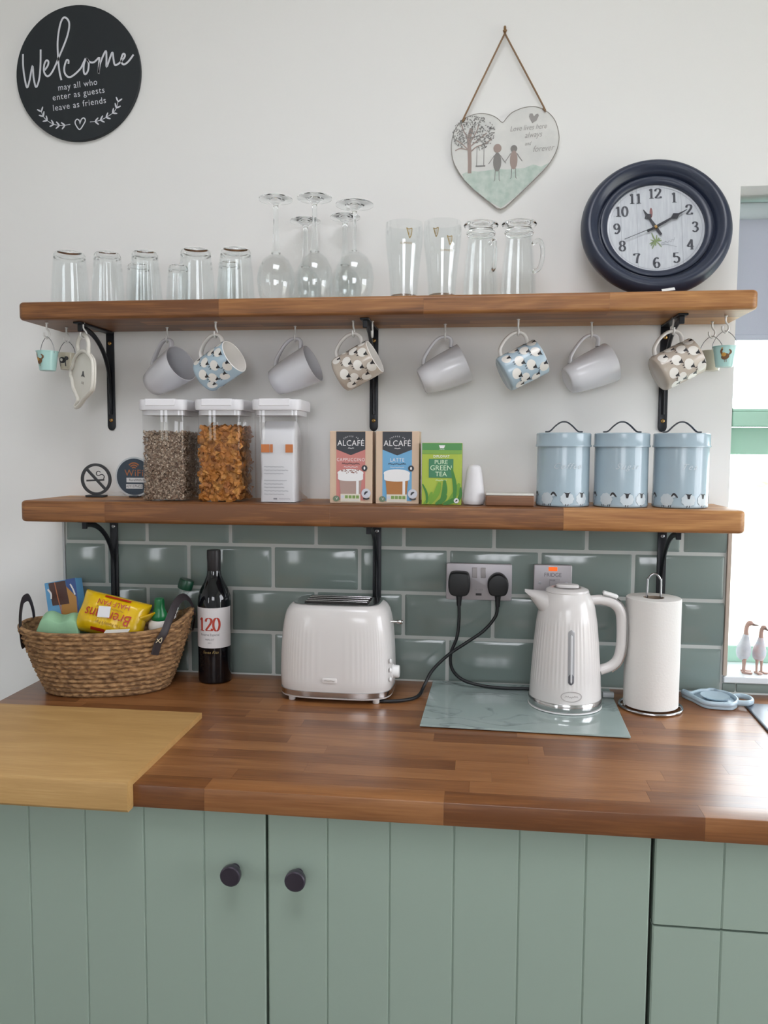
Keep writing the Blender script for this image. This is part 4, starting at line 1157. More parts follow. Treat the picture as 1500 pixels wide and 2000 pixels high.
def canister(x, word, label):
    t = thing('storage_canister', label, 'canister', (x, -.122, ZL), group='pale blue kitchen canisters')
    r = .0535
    part('tin', 'can', lambda: lathe([(0, .0005), (r-.003, .0005), (r-.001, .001), (r, .003), (r, .006), (r-.0008, .0075), (r-.0008, .124), (0, .124)], 72), m_can, t, 40)
    part('lid', 'canlid', lambda: lathe([(r+.0002, .1195), (r+.0022, .120), (r+.0024, .1225), (r+.001, .1245), (r+.001, .1455), (r-.001, .1475), (0, .1478)], 72), m_can, t, 40)
    def handle():
        bm = B(); pts = []
        pts = [(-.037, 0, .0486-.0478), (-.028, 0, .002), (-.017, 0, .0125), (-.0075, 0, .0195), (0, 0, .021), (.0075, 0, .0195), (.017, 0, .0125), (.028, 0, .002), (.037, 0, .0008)]
        return xf(tube(pts, .0016, 8, sm=4, flat=4.2, up=(0, 0, 1)), T(0, 0, .1495))
    part('handle', 'canh', handle, m_leather, t, 50)
    def sheep(w, only):
        a = B(); k = B()
        for x in (only,):
            z = .0165
            pts = [((x+.0135*(1+.06*math.cos(9*i*2*PI/36))*math.cos(2*PI*i/36)), z+.0122*(1+.06*math.cos(9*i*2*PI/36))*math.sin(2*PI*i/36)) for i in range(36)]
            poly(a, pts[:19]); poly(a, pts[18:]+pts[:1])
            side = x in (-.038, .085, -.085)
            hx, hz_ = (x+.0155, z+.009) if side else (x, z+.008)
            if side:
                disc(a, hx-.002, hz_, .0045, .0048, n=12)
                stroke(k, [(hx-.006, hz_-.002), (hx-.001, hz_+.003), (hx+.006, hz_-.004)], .0042, -.0003, sm=4, taper=True)
                legs = (-.009, -.005, .005, .009)
            else:
                poly(k, [(hx-.002, hz_-.0055), (hx+.002, hz_-.0055), (hx+.0033, hz_+.0015), (hx+.0068, hz_+.005), (hx+.0022, hz_+.0038), (hx-.0022, hz_+.0038), (hx-.0068, hz_+.005), (hx-.0033, hz_+.0015)], -.0003)
                legs = (-.0025, .0022)
            for l in legs: stroke(k, [(x+l, z-.0105), (x+l-.0008, z-.0145)], .0014, -.0003, sm=1)
        return a if w else k
    for sx_ in (-.085, -.038, .004, .036, .085, .125):
        o = part('sheep_print', ('cansw', sx_), lambda: wrap(fine(sheep(True, sx_), .005), r), m_canw, t)
        part('sheep_face', ('cansk', sx_), lambda: wrap(fine(sheep(False, sx_), .005), r), m_sheepk, o)
    bm = B(); put_text(bm, word, .0165, .003, .081, shear=.45, sx=1.05, space=1.25)
    obj('word_print', wrap(fine(bm, .006), r), m_canw, t)
canister(.9445, 'Coffee', 'pale blue sheep canister lettered for coffee, next to the wooden box')
canister(1.0600, 'Sugar', 'pale blue sheep canister lettered for sugar, in the middle')
canister(1.1765, 'Tea', 'pale blue sheep canister lettered for tea, nearest the window')
# ------------------------------------------------------------------ bamboo board hooked over the worktop edge
t = thing('chopping_board', 'pale bamboo chopping board hooked over the front worktop edge', 'chopping board', (0, 0, 0))
m_bam = wood('bamboo', '#ab854f', '#ba935c', '#c8a56f', .5, .16, .0, 1.3, .8)
bm = B(); bw0, bw1, yb, yfr, zt, zl = -.19, .2405, -.306, -.6415, .0118, -.0365
prof = [(yb, .0002), (yb, zt-.002), (yb-.002, zt), (yfr+.005, zt), (yfr+.0015, zt-.0012), (yfr, zt-.005), (yfr, zl+.004), (yfr+.003, zl), (CY-.003, zl), (CY-.0006, zl+.003), (CY-.0006, .0002)]
A = [bm.verts.new((bw0, p[0], p[1])) for p in prof]; C = [bm.verts.new((bw1, p[0], p[1])) for p in prof]
bm.faces.new(A); bm.faces.new(C[::-1])
for i in range(len(prof)): bm.faces.new((A[i], A[(i+1) % len(prof)], C[(i+1) % len(prof)], C[i]))
obj('board', bm, m_bam, t, 25)

# ------------------------------------------------------------------ basket
BC = Vector((-.036, -.128)); BRZ = 14
m_grass = mat('seagrass', '#64482f', .9, var=('#a9835a', 70, (1, 1, 3)))
t = thing('seagrass_basket', 'oval woven seagrass basket with dark straps on the worktop', 'basket', (BC.x, BC.y, 0), (0, 0, R(BRZ)))
def basket_pt(th, u, dr=0.):
    """u 0 at the foot, 1 at the rim"""
    a = .126+(.182-.126)*u**.85+dr; b = .082+(.112-.082)*u**.85+dr
    lift = .030*abs(math.cos(th))**5*u**2 if math.cos(th) > 0 else .006*abs(math.cos(th))**4*u**2
    ex = .85
    c, s = math.cos(th), math.sin(th)
    return Vector((a*math.copysign(abs(c)**ex, c), b*math.copysign(abs(s)**ex, s), .138*u+lift))
def basket_wall():
    bm = B(); NT, rows, sub = 240, 13, 7
    rings = []
    for r in range(rows*sub+1):
        u = r/(rows*sub); ph = (r % sub)/sub
        ring = []
        for i in range(NT):
            th = 2*PI*i/NT
            tw = math.sin(th*46+(r//sub)*2.1+ph*2.6)
            d = .0038*math.sin(PI*ph)*(1+.42*tw)+.0022*noise.noise(Vector((math.cos(th)*26, math.sin(th)*26, r*.55)))
            ring.append(bm.verts.new(basket_pt(th, u, d)))
        rings.append(ring)
    for r in range(rows*sub, -1, -rows*sub//5):
        rings.append([bm.verts.new(basket_pt(2*PI*i/NT, max(r/(rows*sub), .02), -.006)) for i in range(NT)])
    for A, C in zip(rings[:-1], rings[1:]):
        for i in range(NT): bm.faces.new((A[i], A[(i+1) % NT], C[(i+1) % NT], C[i]))
    bm.faces.new(rings[0][::-1]); bm.faces.new(rings[-1])
    return bm
obj('woven_wall', basket_wall(), m_grass, t, 60)
obj('rim_coil', tube([basket_pt(2*PI*i/60, 1.0, -.001)+Vector((0, 0, .002)) for i in range(60)], .0052, 8, True, sm=2), m_grass, t, 60)
bm = B(); rs = random.Random(4)
for k in range(46):
    th = rs.uniform(0, 2*PI); u = rs.uniform(.55, 1.); p = basket_pt(th, u, .003); n = Vector((math.cos(th), math.sin(th)*1.4, rs.uniform(-.6, .8))).normalized()
    tg = Vector((-math.sin(th), math.cos(th), 0))
    tube([p, p+n*.004+tg*rs.uniform(-.006, .006), p+n*rs.uniform(.006, .011)+tg*rs.uniform(-.01, .01)], .0005, 4, bm=bm, sm=2)
o = obj('loose_fibres', bm, m_grass, t); o['kind'] = 'stuff'
m_strap = mat('dark_leather', '#2b2427', .55)
def strap(th1, th2, hgt, lean, tails):
    p1, p2 = basket_pt(th1, .8, .006), basket_pt(th2, .8, .006)
    q1, q2 = basket_pt(th1, tails, .007), basket_pt(th2, tails, .007)
    mid = (p1+p2)/2
    pts = [q1, p1, p1+Vector((lean*.6, 0, hgt*.55)), mid+(p1-mid)*.55+Vector((lean, 0, hgt*.93)), mid+Vector((lean*1.1, 0, hgt)), mid+(p2-mid)*.55+Vector((lean, 0, hgt*.93)), p2+Vector((lean*.6, 0, hgt*.55)), p2, q2]
    return tube(pts, .0017, 8, sm=5, flat=5, up=(1, 0, 0))
s = obj('strap_handle', strap(R(160), R(200), .088, -.004, .72), m_strap, t, 60)
PW_ = [(.0965, -.191, .092), (.1055, -.1905, .119), (.1165, -.185, .140), (.122, -.165, .170), (.126, -.138, .195), (.132, -.112, .203), (.138, -.09, .190), (.141, -.068, .155), (.128, -.048, .118)]
s = obj('strap_handle', xf(tube(PW_, .0017, 8, sm=6, flat=5, up=(.6, -.8, 0)), (T(BC.x, BC.y, 0) @ RZ(BRZ)).inverted()), m_strap, t, 60)
m_tie = mat('straw_tie', '#d2c3a4', .8)
for p in ((T(BC.x, BC.y, 0) @ RZ(BRZ)).inverted() @ Vector((.1075, -.1925, .124)), basket_pt(R(20), .7, .0085)):
    obj('tie', tube([p+Vector((-.006, -.004, -.004)), p+Vector((0, -.001, .001)), p+Vector((.006, 0, .005)), p+Vector((.003, -.002, -.005)), p+Vector((-.004, -.003, .004))], .0008, 5, sm=4), m_tie, t, 60)
# things in the basket (world placed, all rest inside)
m_bb1 = mat('biscuit_blue', '#5f9ecb', .4); m_bb2 = mat('biscuit_darkblue', '#2f4f8c', .4); m_bb3 = mat('biscuit_brown', '#4a2a22', .4); m_bb4 = mat('biscuit_gold', '#b5823f', .5)
t = thing('biscuit_box', 'tilted blue and brown biscuit box standing in the basket', 'box', (-.132, -.094, .010), (R(-9), R(-11), R(4)))
w, d, h = .074, .034, .220
obj('carton', box(-w/2, w/2, -d/2, d/2, 0, h, bev=.001), m_bb1, t)
def pr(nm, bm, m, k=0): return obj(nm, bm, m, t, loc=(0, -d/2-.0004-.0003*k, .042 if nm != 'dark_panel' else 0))
bm = B(); rect(bm, .014, w/2, .0, h); pr('dark_panel', bm, m_bb2)
bm = B(); poly(bm, [(-.004, .085), (.031, .085), (.034, .135), (.014, .162), (.0, .150), (-.004, .12)]); pr('biscuit_art', bm, m_bb4, 1)
bm = B(); poly(bm, [(-.024, .124), (.016, .122), (.013, .176), (-.027, .176)]); pr('chocolate_art', bm, m_bb3, 2)
bm = B(); stroke(bm, [(-.012, .176), (-.009, .14), (-.004, .10)], .0022, sm=2); pr('caramel_line', bm, mat('caramel', '#b8704a', .5), 3)
bm = B(); stroke(bm, [(-.03, .163), (-.024, .152), (-.025, .14)], .004); stroke(bm, [(.024, .166), (.029, .153), (.032, .14)], .0035); pr('light_swirl', bm, m_wht, 3)
# egg carton: two rows of domes
t = thing('egg_carton', 'pale green moulded egg carton at the front left of the basket', 'egg carton', (-.134, -.150, .106), (R(15), R(5), R(12)))
m_egg = mat('egg_carton_green', '#8fb894', .85, bump=(120, .2))
bm = B(); NX, NY = 54, 30; EW, ED = .098, .066
grid = []
for j in range(NY+1):
    rowv = []
    for i in range(NX+1):
        x = -EW/2+EW*i/NX; yy = -ED/2+ED*j/NY
        ex = min(1, (EW/2-abs(x))/.012); ey = min(1, (ED/2-abs(yy))/.012)
        edge = max(0, min(ex, ey))
        dome = abs(math.cos(PI*x/.058))**.6*0
        cx = math.cos(PI*(x+.0245)/.049)**2; cyv = math.cos(PI*(yy+.018)/.036)**2 if False else math.cos(PI*yy/.085)**2
        z = .066*min(1, edge**.5)*(.80+.20*cx*cyv)
        rowv.append(bm.verts.new((x, yy, z)))
    grid.append(rowv)
for j in range(NY):
    for i in range(NX): bm.faces.new((grid[j][i], grid[j][i+1], grid[j+1][i+1], grid[j+1][i]))
lowr = [[bm.verts.new((v.co.x, v.co.y, -.004)) for v in r_] for r_ in (grid[0], grid[-1])]
for g_, l_ in zip((grid[0], grid[-1]), lowr):
    for i in range(NX): bm.faces.new((g_[i], g_[i+1], l_[i+1], l_[i]))
obj('lid', bm, m_egg, t, 60)
obj('tray', box(-EW/2-.002, EW/2+.002, -ED/2-.002, ED/2+.002, -.034, -.004, bev=.006), m_egg, t, 40)
bm = B()
for k in range(12): rect(bm, .012+.0032*k, .012+.0032*k+(.0022 if k % 3 else .0012), .006, .019)
obj('barcode_print', xf(bm, T(0, -ED/2-.001, 0) @ RX(-14)), mat('barcode', '#6f756f', .7), t)
# bread in a yellow bag
t = thing('bread_bag', 'half loaf in a yellow bag with red lettering upside down', 'bread', (-.0185, -.142, .160), (R(-22), R(13), R(4)))
PWX, PWZ = .0735, .0455
def pil(x, z):
    u = max(0, 1-abs(x/PWX)**3.2); v = max(0, 1-abs(z/PWZ)**3.2)
    return .033*(u**.5)*(v**.5)
def pillow():
    bm = B(); NX, NZ = 40, 26; F = []; K_ = []
    for j in range(NZ+1):
        f = []; k = []
        for i in range(NX+1):
            x = -PWX+2*PWX*i/NX; z = -PWZ+2*PWZ*j/NZ
            y = pil(x, z)
            wr = .0028*noise.noise(Vector((x*60, z*60, 1)))+.0016*noise.noise(Vector((x*150, z*30, 4)))
            edge = i in (0, NX) or j in (0, NZ)
            sx = 1+.06*noise.noise(Vector((z*40, 2, 0)))*(abs(x)/PWX)
            f.append(bm.verts.new((x*sx, -y-(0 if edge else wr), z)))
            k.append(f[-1] if edge else bm.verts.new((x*sx, y*.9, z)))
        F.append(f); K_.append(k)
    for G in (F, K_):
        for j in range(NZ):
            for i in range(NX): bm.faces.new((G[j][i], G[j][i+1], G[j+1][i+1], G[j+1][i]))
    return bm
obj('wrapper', pillow(), mat('bag_yellow', '#dcb315', .22, spec=.6, bump=(45, .35)), t, 60)
obj('bag_end', tube([(PWX*.9, 0, .012), (PWX*1.06, -.002, .02), (PWX*1.2, -.004, .03)], [.024, .013, .006], 14, sm=4, flat=.35), mat('bag_yellow_end', '#d2a912', .3), t, 60)
def on_bag(bm, off): 
    fine(bm, .006)
    for v in bm.verts: v.co.y = -pil(v.co.x, v.co.z)-.0034-off
    return bm
m_red = mat('bag_red', '#b3301c', .4)
bm = B(); put_text(bm, 'Brennans', .0335, .0, -.004, rot=180, shear=.15, sx=.82); put_text(bm, 'HALF PAN', .0165, .004, .0235, rot=180, sx=.95)
rect(bm, -.03, .002, -.039, -.033); rect(bm, -.022, .036, .0355, .0395)
obj('red_lettering', on_bag(bm, 0), m_red, t)
bm = B(); put_text(bm, "The Family's Pan", .0085, .006, -.0205, rot=180); scribble(bm, -.03, .03, .0115, .003, .0008)
obj('brown_lettering', on_bag(bm, 0), mat('bag_brown', '#8a5a14', .5), t)
bm = B(); rect(bm, -.022, .004, -.008, .016)
obj('sticker', xf(on_bag(bm, .0012), RY(-10)), mat('sticker_white', '#d9d8da', .5), t)
# sauce bottle with bright green cap
t = thing('sauce_bottle', 'squeezy bottle with a bright green nozzle cap at the basket right', 'bottle', (.0735, -.108, .046), (R(4), R(2), 0))
obj('bottle', lathe([(0, 0), (.021, 0), (.024, .004), (.0245, .07), (.0235, .09), (.0205, .098), (0, .099)], 36), mat('sauce_amber', '#a8652c', .3), t, 40)
obj('collar', lathe([(.0242, .086), (.0248, .088), (.0235, .1), (.018, .106), (0, .1065)], 36), mat('cap_white', '#ddd6cf', .4), t, 40)
obj('green_cap', lathe([(0, .1062), (.0175, .1062), (.0185, .109), (.0175, .118), (.0125, .128), (.0112, .135), (.0110, .148), (.0095, .1535), (0, .1545)], 36), mat('cap_green', '#176c3c', .3), t, 40)
# tilted clear bottle with dark green lid
t = thing('dressing_bottle', 'tilted clear glass bottle with a dark green lid behind the strap', 'bottle', (.066, -.068, .050), (R(-3), R(16.5), 0))
obj('glass', lathe([(0, 0), (.019, 0), (.021, .003), (.021, .095), (.019, .105), (.0125, .125), (.0105, .140), (.0105, .172), (.0095, .172), (.0095, .14), (.0115, .126), (.018, .105), (.0198, .095), (.0198, .004), (0, .003)], 36), m_glass, t, 50)
obj('lid', lathe([(0, .168), (.0155, .168), (.0165, .17), (.0165, .188), (.015, .1905), (0, .191)], 30, mod=lambda a, r, z: r*(1+.02*math.cos(26*a))), mat('lid_bottle_green', '#14432f', .35), t, 40)
obj('sauce', lathe([(0, .0035), (.0192, .0045), (.0194, .05), (0, .051)], 30), mat('brown_sauce', '#2e211a', .4), t, 40)
o = obj('white_tray', xf(box(-.027, .027, -.010, .010, -.0013, .0013, bev=.0006), RX(22) @ RY(-5)), mat('tray_white', '#e3dfd8', .5), None, None, (.018, -.2045, .1405))
tag(o, 'white card tray edge poking out in front of the bread bag', 'card')

# ------------------------------------------------------------------ wine bottle
t = thing('wine_bottle', 'dark red wine bottle with a white label beside the basket', 'bottle', (.1805, -.0505, 0))
m_wine = mat('bottle_black_glass', '#0b0d12', .06, spec=.6)
r = .0373
obj('glass', lathe([(0, .0005), (.033, .0005), (.0365, .003), (r, .008), (r, .182), (.0362, .196), (.031, .212), (.0225, .228), (.0168, .242), (.0150, .256), (.0145, .27), (0, .27)], 64), m_wine, t, 40)
obj('capsule', lathe([(.0149, .246), (.0153, .247), (.0150, .272), (.0156, .281), (.0156, .297), (.0148, .3005), (0, .301)], 48), mat('capsule_black', '#211d20', .45), t, 40)
pap = B()
a0 = R(-90-88); a1 = R(-90+88)
obj('label', lathe([(r+.0004, .083), (r+.0004, .174)], 48, a0=a0, a1=a1), mat('label_white', '#d8d5d6', .6), t, 60)
bm = B(); digits(bm, '120', .030, -.001, .137, thick=.17, thin=.05, adv=.58); obj('red_numerals', wrap(fine(bm, .006), r+.0008), mat('label_red', '#b03a2a', .5), t)
bm = B(); put_text(bm, 'Reserva Especial', .0078, .001, .1135, sx=.86); put_text(bm, 'MERLOT', .0056, .001, .1025); put_text(bm, '2021', .0045, .001, .095)
obj('label_print', wrap(fine(bm, .005), r+.0008), mat('label_ink_grey', '#77757a', .6), t)
bm = B(); put_text(bm, 'Santa Rita', .0092, .002, .0735, shear=.35); obj('gold_script', wrap(fine(bm, .005), r+.0006), m_gold, t)

# ------------------------------------------------------------------ toaster
m_cream_en = mat('cream_enamel_gloss', '#d3cfcd', .17, spec=.5)
m_chrome = mat('chrome', '#c9c8c8', .16, 1.); m_dark = mat('slot_dark', '#2a2624', .6)
t = thing('toaster', 'cream ribbed two slice toaster with chrome trim and dial', 'toaster', (.4785, -.1085, 0), (0, 0, R(-1)))
def sup(a, b, n, N, rip=0., k=80):
    pts = []
    for i in range(N):
        th = 2*PI*i/N; c, s = math.cos(th), math.sin(th)
        q = 1+rip*math.cos(2*PI*i*k/N)
        pts.append((a*q*math.copysign(abs(c)**(2/n), c), b*q*math.copysign(abs(s)**(2/n), s)))
    return pts
def tbody():
    N = 320
    lv = [(.0245, .1185, .0775, 0), (.03, .1205, .0792, 0), (.045, .1212, .0796, .0), (.055, .1212, .0796, .0028), (.10, .1200, .0788, .0028), (.145, .1170, .0770, .0028), (.160, .1152, .0758, .0), (.175, .1125, .0740, 0), (.187, .1090, .0715, 0), (.196, .1035, .0675, 0), (.2005, .0985, .0635, 0), (.2025, .0935, .0595, 0)]
    return loft([(sup(a, b, 3.6, N, rp), z) for z, a, b, rp in lv])
obj('body', tbody(), m_cream_en, t, 50)
obj('chrome_band', loft([(sup(.1195, .0785, 3.6, 120), .0135), (sup(.1205, .0795, 3.6, 120), .0142), (sup(.1205, .0795, 3.6, 120), .0245), (sup(.119, .078, 3.6, 120), .0252)]), m_chrome, t, 40)
obj('base_skirt', loft([(sup(.114, .073, 3.6, 120), .0088), (sup(.1195, .0785, 3.6, 120), .0105), (sup(.1205, .0795, 3.6, 120), .0134)]), m_cream_en, t, 40)
for sx_ in (-1, 1):
    for sy in (-1, 1):
        obj('foot', lathe([(0, 0), (.0062, 0), (.0072, .0012), (.0072, .011), (0, .011)], 20), m_cream_en, t, 40, (sx_*.090, sy*.056, 0))
pl = obj('top_plate', loft([(sup(.0915, .0575, 4, 100), .2024), (sup(.0930, .0590, 4, 100), .2042), (sup(.0905, .0565, 4, 100), .2052), (sup(.086, .052, 4, 100), .2046)]), m_chrome, t, 40)
for yy in (-.021, .021):
    obj('slot', box(-.068, .068, yy-.0135, yy+.0135, .2047, .2062, bev=.0006), m_dark, pl)
    obj('bread_guide', tube([(-.066, yy-.009, .2075), (.066, yy-.009, .2075)], .001, 6, sm=1), m_chrome, pl)
    obj('bread_guide', tube([(-.066, yy+.009, .2075), (.066, yy+.009, .2075)], .001, 6, sm=1), m_chrome, pl)
bd = obj('badge', xf(prism(rrect(.031, .0105, .003, 4), -.0022, 0, bev=.0006), T(-.004, -.0795, .0505)), mat('badge_cream', '#dedad8', .2), t, 40)
obj('badge_lettering', scribble(B(), -.015, .007, .0505, .0032, .0009), mat('badge_letter', '#b9b3b0', .3, .4), bd, loc=(0, -.0821, 0))
obj('lever', xf(lathe([(0, 0), (.0028, 0), (.0028, .014), (.0042, .0145), (.0046, .019), (.0046, .0255), (.0038, .0265), (0, .0265)], 20), T(.1125, -.004, .1625) @ RY(90)), m_chrome, t, 40)
obj('dial', xf(lathe([(0, 0), (.0155, 0), (.0155, .0015), (.0135, .003), (.013, .014), (.0118, .0155), (0, .0158)], 36, mod=lambda a, r, z: r*(1+(.02*math.cos(18*a) if z > .002 else 0))), T(.119, -.018, .059) @ RY(90)), m_white, t, 40)
for k, z in enumerate((.088, .0685, .049)):
    obj('button', xf(lathe([(0, .0042), (.0036, .0038), (.0048, .002), (.005, 0)], 18), T(.1175, -.046, z) @ RY(90)), m_white, t, 40)

# ------------------------------------------------------------------ socket, spur, plugs, cables
m_plate = mat('brushed_plate', '#b3aeb2', .38, .35); m_plug = mat('plug_black', '#17181b', .45)
m_rock = mat('rocker', '#b9b3b4', .4)
t = thing('double_socket', 'brushed steel double wall socket with two switches on the tiles', 'socket', (.7775, -.0003, .2355))
obj('plate', xf(prism(rrect(.146, .083, .004, 4), -.0085, 0, bev=.0022, seg=3), Matrix.Identity(4)), m_plate, t, 40)
for x in (-.0095, .0095):
    obj('rocker', xf(box(-.0055, .0055, -.0035, .0005, -.0115, .0115, bev=.001), T(x, -.009, .021) @ RX(4)), m_rock, t)
obj('usb_port', box(-.0065, .0065, -.0089, -.0080, -.0305, -.0255), mat('usb_dark', '#2e2b2d', .5), t)
obj('port_print', put_text(B(), '5V  USB', .0055, 0, -.0175), mat('plate_print', '#928c90', .5), t, loc=(0, -.0088, 0))
t = thing('fused_spur_switch', 'steel fused switch marked for the fridge, half behind the kettle', 'switch', (.9395, -.0003, .2365))
obj('plate', prism(rrect(.083, .083, .004, 4), -.0085, 0, bev=.0022, seg=3), m_plate, t, 40)
obj('neon', box(-.0095, .0095, -.0105, -.0083, .0275, .0365, bev=.001), mat('neon_orange', '#d05a20', .3, emit=('#ff6a22', .55)), t)
obj('plate_lettering', put_text(B(), 'FRIDGE', .0125, 0, .0185, sx=.92), mat('plate_letter_dark', '#5d595c', .5), t, loc=(0, -.0088, 0))
obj('fuse_carrier', box(-.007, .017, -.0098, -.0080, -.022, .010, bev=.001), m_plate, t)
obj('fuse_print', put_text(B(), 'FUSE', .005, .0, .0065), mat('plate_letter_dark', '#5d595c', .5), t, loc=(0, -.0101, 0))
for x in (-.028, .030):
    obj('screw', xf(lathe([(0, .0008), (.003, .0006), (.0034, 0)], 14), T(x, -.0085, .0) @ RX(90)), m_steel, t, 40)
def plug(x, pts, label, cable, cab_label):
    t = thing('mains_plug', label, 'plug', (x, -.0093, .2345), group='black mains plugs in the double socket')
    P2 = [(v.x, v.y) for v in smooth_pts([Vector((*p, 0)) for p in pts], 4, True)]
    obj('plug_body', prism(P2, -.034, 0, bev=.004, seg=3), m_plug, t, 40)
    obj('cable_grip', tube([(0, -.017, -.020), (0, -.018, -.034), (0, -.020, -.050)], [.0078, .0062, .0048], 14, sm=4), m_plug, t, 60)
    o = obj('mains_cable', tube(cable, .0036, 10, sm=8), mat('cable_black', '#15171a', .5), None, 60)
    tag(o, cab_label, 'cable', 'black mains cables')
plug(.7345, [(-.0215, -.018), (-.024, 0), (-.0215, .019), (-.013, .0255), (.013, .0255), (.0215, .019), (.024, 0), (.0215, -.018), (.012, -.0265), (-.012, -.0265)],
     'rounded square black plug in the left half of the socket',
     [(.7345, -.029, .190), (.7350, -.034, .150), (.731, -.038, .115), (.718, -.040, .077), (.722, -.040, .043), (.747, -.042, .020), (.79, -.050, .0115), (.84, -.056, .0100), (.887, -.055, .0105), (.908, -.075, .0125)],
     'black cable curving from the left plug to the kettle base')
plug(.8195, [(-.0205, -.015), (-.0225, .004), (-.0165, .016), (-.006, .0235), (.006, .0235), (.0165, .016), (.0225, .004), (.0205, -.015), (.012, -.024), (-.012, -.024)],
     'five sided black plug in the right half of the socket',
     [(.8195, -.029, .190), (.815, -.038, .165), (.790, -.050, .135), (.752, -.056, .108), (.715, -.060, .082), (.680, -.068, .048), (.663, -.085, .018), (.656, -.105, .0060), (.646, -.132, .0042), (.622, -.153, .0042), (.585, -.164, .0042), (.553, -.150, .0042), (.53, -.11, .0042)],
     'black cable crossing over from the right plug down to the toaster')

# ------------------------------------------------------------------ glass worktop saver, kettle
m_marble = bpy.data.materials.new('marbled_glass'); m_marble.use_nodes = True
def marble(m):
    N = m.node_tree.nodes; L = m.node_tree.links; b = N['Principled BSDF']
    b.inputs['Roughness'].default_value = .07; b.inputs['Specular IOR Level'].default_value = .6
    tc = N.new('ShaderNodeTexCoord')
    def vein(scale, dist, width, off):
        mp = N.new('ShaderNodeMapping'); mp.inputs['Location'].default_value = off; mp.inputs['Rotation'].default_value = (0, 0, .7)
        mp.inputs['Scale'].default_value = (1, 1.9, 1)
        n = N.new('ShaderNodeTexNoise'); n.inputs['Scale'].default_value = scale; n.inputs['Detail'].default_value = 4; n.inputs['Distortion'].default_value = dist
        s = N.new('ShaderNodeMath'); s.operation = 'SUBTRACT'; s.inputs[1].default_value = .5
        a = N.new('ShaderNodeMath'); a.operation = 'ABSOLUTE'
        r_ = N.new('ShaderNodeMapRange'); r_.inputs['From Min'].default_value = 0; r_.inputs['From Max'].default_value = width; r_.inputs['To Min'].default_value = 1; r_.inputs['To Max'].default_value = 0
        L.new(tc.outputs['Object'], mp.inputs[0]); L.new(mp.outputs[0], n.inputs['Vector']); L.new(n.outputs['Fac'], s.inputs[0]); L.new(s.outputs[0], a.inputs[0]); L.new(a.outputs[0], r_.inputs['Value'])
        return r_
    v1 = vein(5.5, 1.2, .03, (2, 5, 1)); v2 = vein(2.6, .8, .10, (7, 1, 3))
    ad = N.new('ShaderNodeMath'); ad.operation = 'MULTIPLY'; ad.use_clamp = True
    L.new(v1.outputs[0], ad.inputs[0]); L.new(v2.outputs[0], ad.inputs[1])
    mx = N.new('ShaderNodeMix'); mx.data_type = 'RGBA'
    mx.inputs[6].default_value = lin('#9aa8a5'); mx.inputs[7].default_value = lin('#747e7f')
    L.new(ad.outputs[0], mx.inputs[0]); L.new(mx.outputs[2], b.inputs['Base Color'])
marble(m_marble)
t = thing('worktop_saver', 'pale green marbled glass worktop saver under the kettle', 'board', (.8680, -.1545, .0004), (0, 0, R(-1.6)))
obj('glass_sheet', box(-.195, .195, -.150, .148, .0012, .0048, bev=.0008), m_marble, t)
for sx_ in (-1, 1):
    for sy in (-1, 1): obj('foot', lathe([(0, 0), (.006, 0), (.006, .0012), (0, .0012)], 12), mat('rubber_foot', '#8b8f90', .7), t, None, (sx_*.18, sy*.135, -.0001))
KX, KY, KZ = .9575, -.1345, .0056
t = thing('electric_kettle', 'cream ribbed electric kettle with chrome trim standing on the glass', 'kettle', (KX, KY, KZ))
def kr(z):
    pts = [(0, .0735), (.03, .0725), (.08, .0690), (.13, .0655), (.18, .0605), (.205, .0565), (.22, .0520), (.229, .0470), (.236, .043)]
    for (a, ra), (b, rb) in zip(pts[:-1], pts[1:]):
        if a <= z <= b: return ra+(rb-ra)*(z-a)/(b-a)
    return pts[-1][1]
zs = [.0205+(.236-.0205)*k/40 for k in range(41)]
def krip(a, r, z):
    e = max(0, min(1, (z-.045)/.02))*max(0, min(1, (.19-z)/.02))
    return r*(1+.0045*e*math.cos(52*a))
obj('body', lathe([(kr(z), z) for z in zs], 312, mod=krip), m_cream_en, t, 50)
obj('chrome_base', lathe([(0, .0035), (.071, .0035), (.0738, .0045), (.0745, .006), (.0745, .0195), (.0738, .0204), (0, .0204)], 96), m_chrome, t, 40)
obj('power_base', lathe([(0, 0), (.072, 0), (.075, .001), (.075, .0030), (.072, .0034), (0, .0034)], 72), m_white, t, 40)
obj('lid', lathe([(.0430, .2355), (.0440, .2365), (.0425, .2405), (.036, .2435), (.0285, .2445), (0, .2447)], 72), m_cream_en, t, 40)
obj('lid_recess', lathe([(0, .2449), (.027, .2449), (.0282, .2446)], 48), mat('lid_grey', '#6b6766', .4), t, 40)
obj('lid_grip', loft([(sup(.0235, .0135, 2.6, 40), .2448), (sup(.0235, .0135, 2.6, 40), .2485), (sup(.021, .0115, 2.6, 40), .2505)]), m_cream_en, t, 40)
def spout():
    bm = B(); rings = []
    for k in range(7):
        f = k/6
        cx = -.040-.040*f; rw = .034*(1-f)**.8+.004; zt_ = .2345+.004*f; zb_ = .172+.056*f
        ring = []
        for i in range(20):
            a = 2*PI*i/20; s = math.sin(a)
            ring.append(bm.verts.new((cx-(.006*f if s > 0 else 0), rw*math.cos(a), (zt_+zb_)/2+(zt_-zb_)/2*math.copysign(abs(s)**.7, s))))
        rings.append(ring)
    for A, C in zip(rings[:-1], rings[1:]):
        for i in range(20): bm.faces.new((A[i], A[(i+1) % 20], C[(i+1) % 20], C[i]))
    bm.faces.new(rings[0][::-1]); bm.faces.new(rings[-1])
    return bm
obj('spout', spout(), m_cream_en, t, 50)
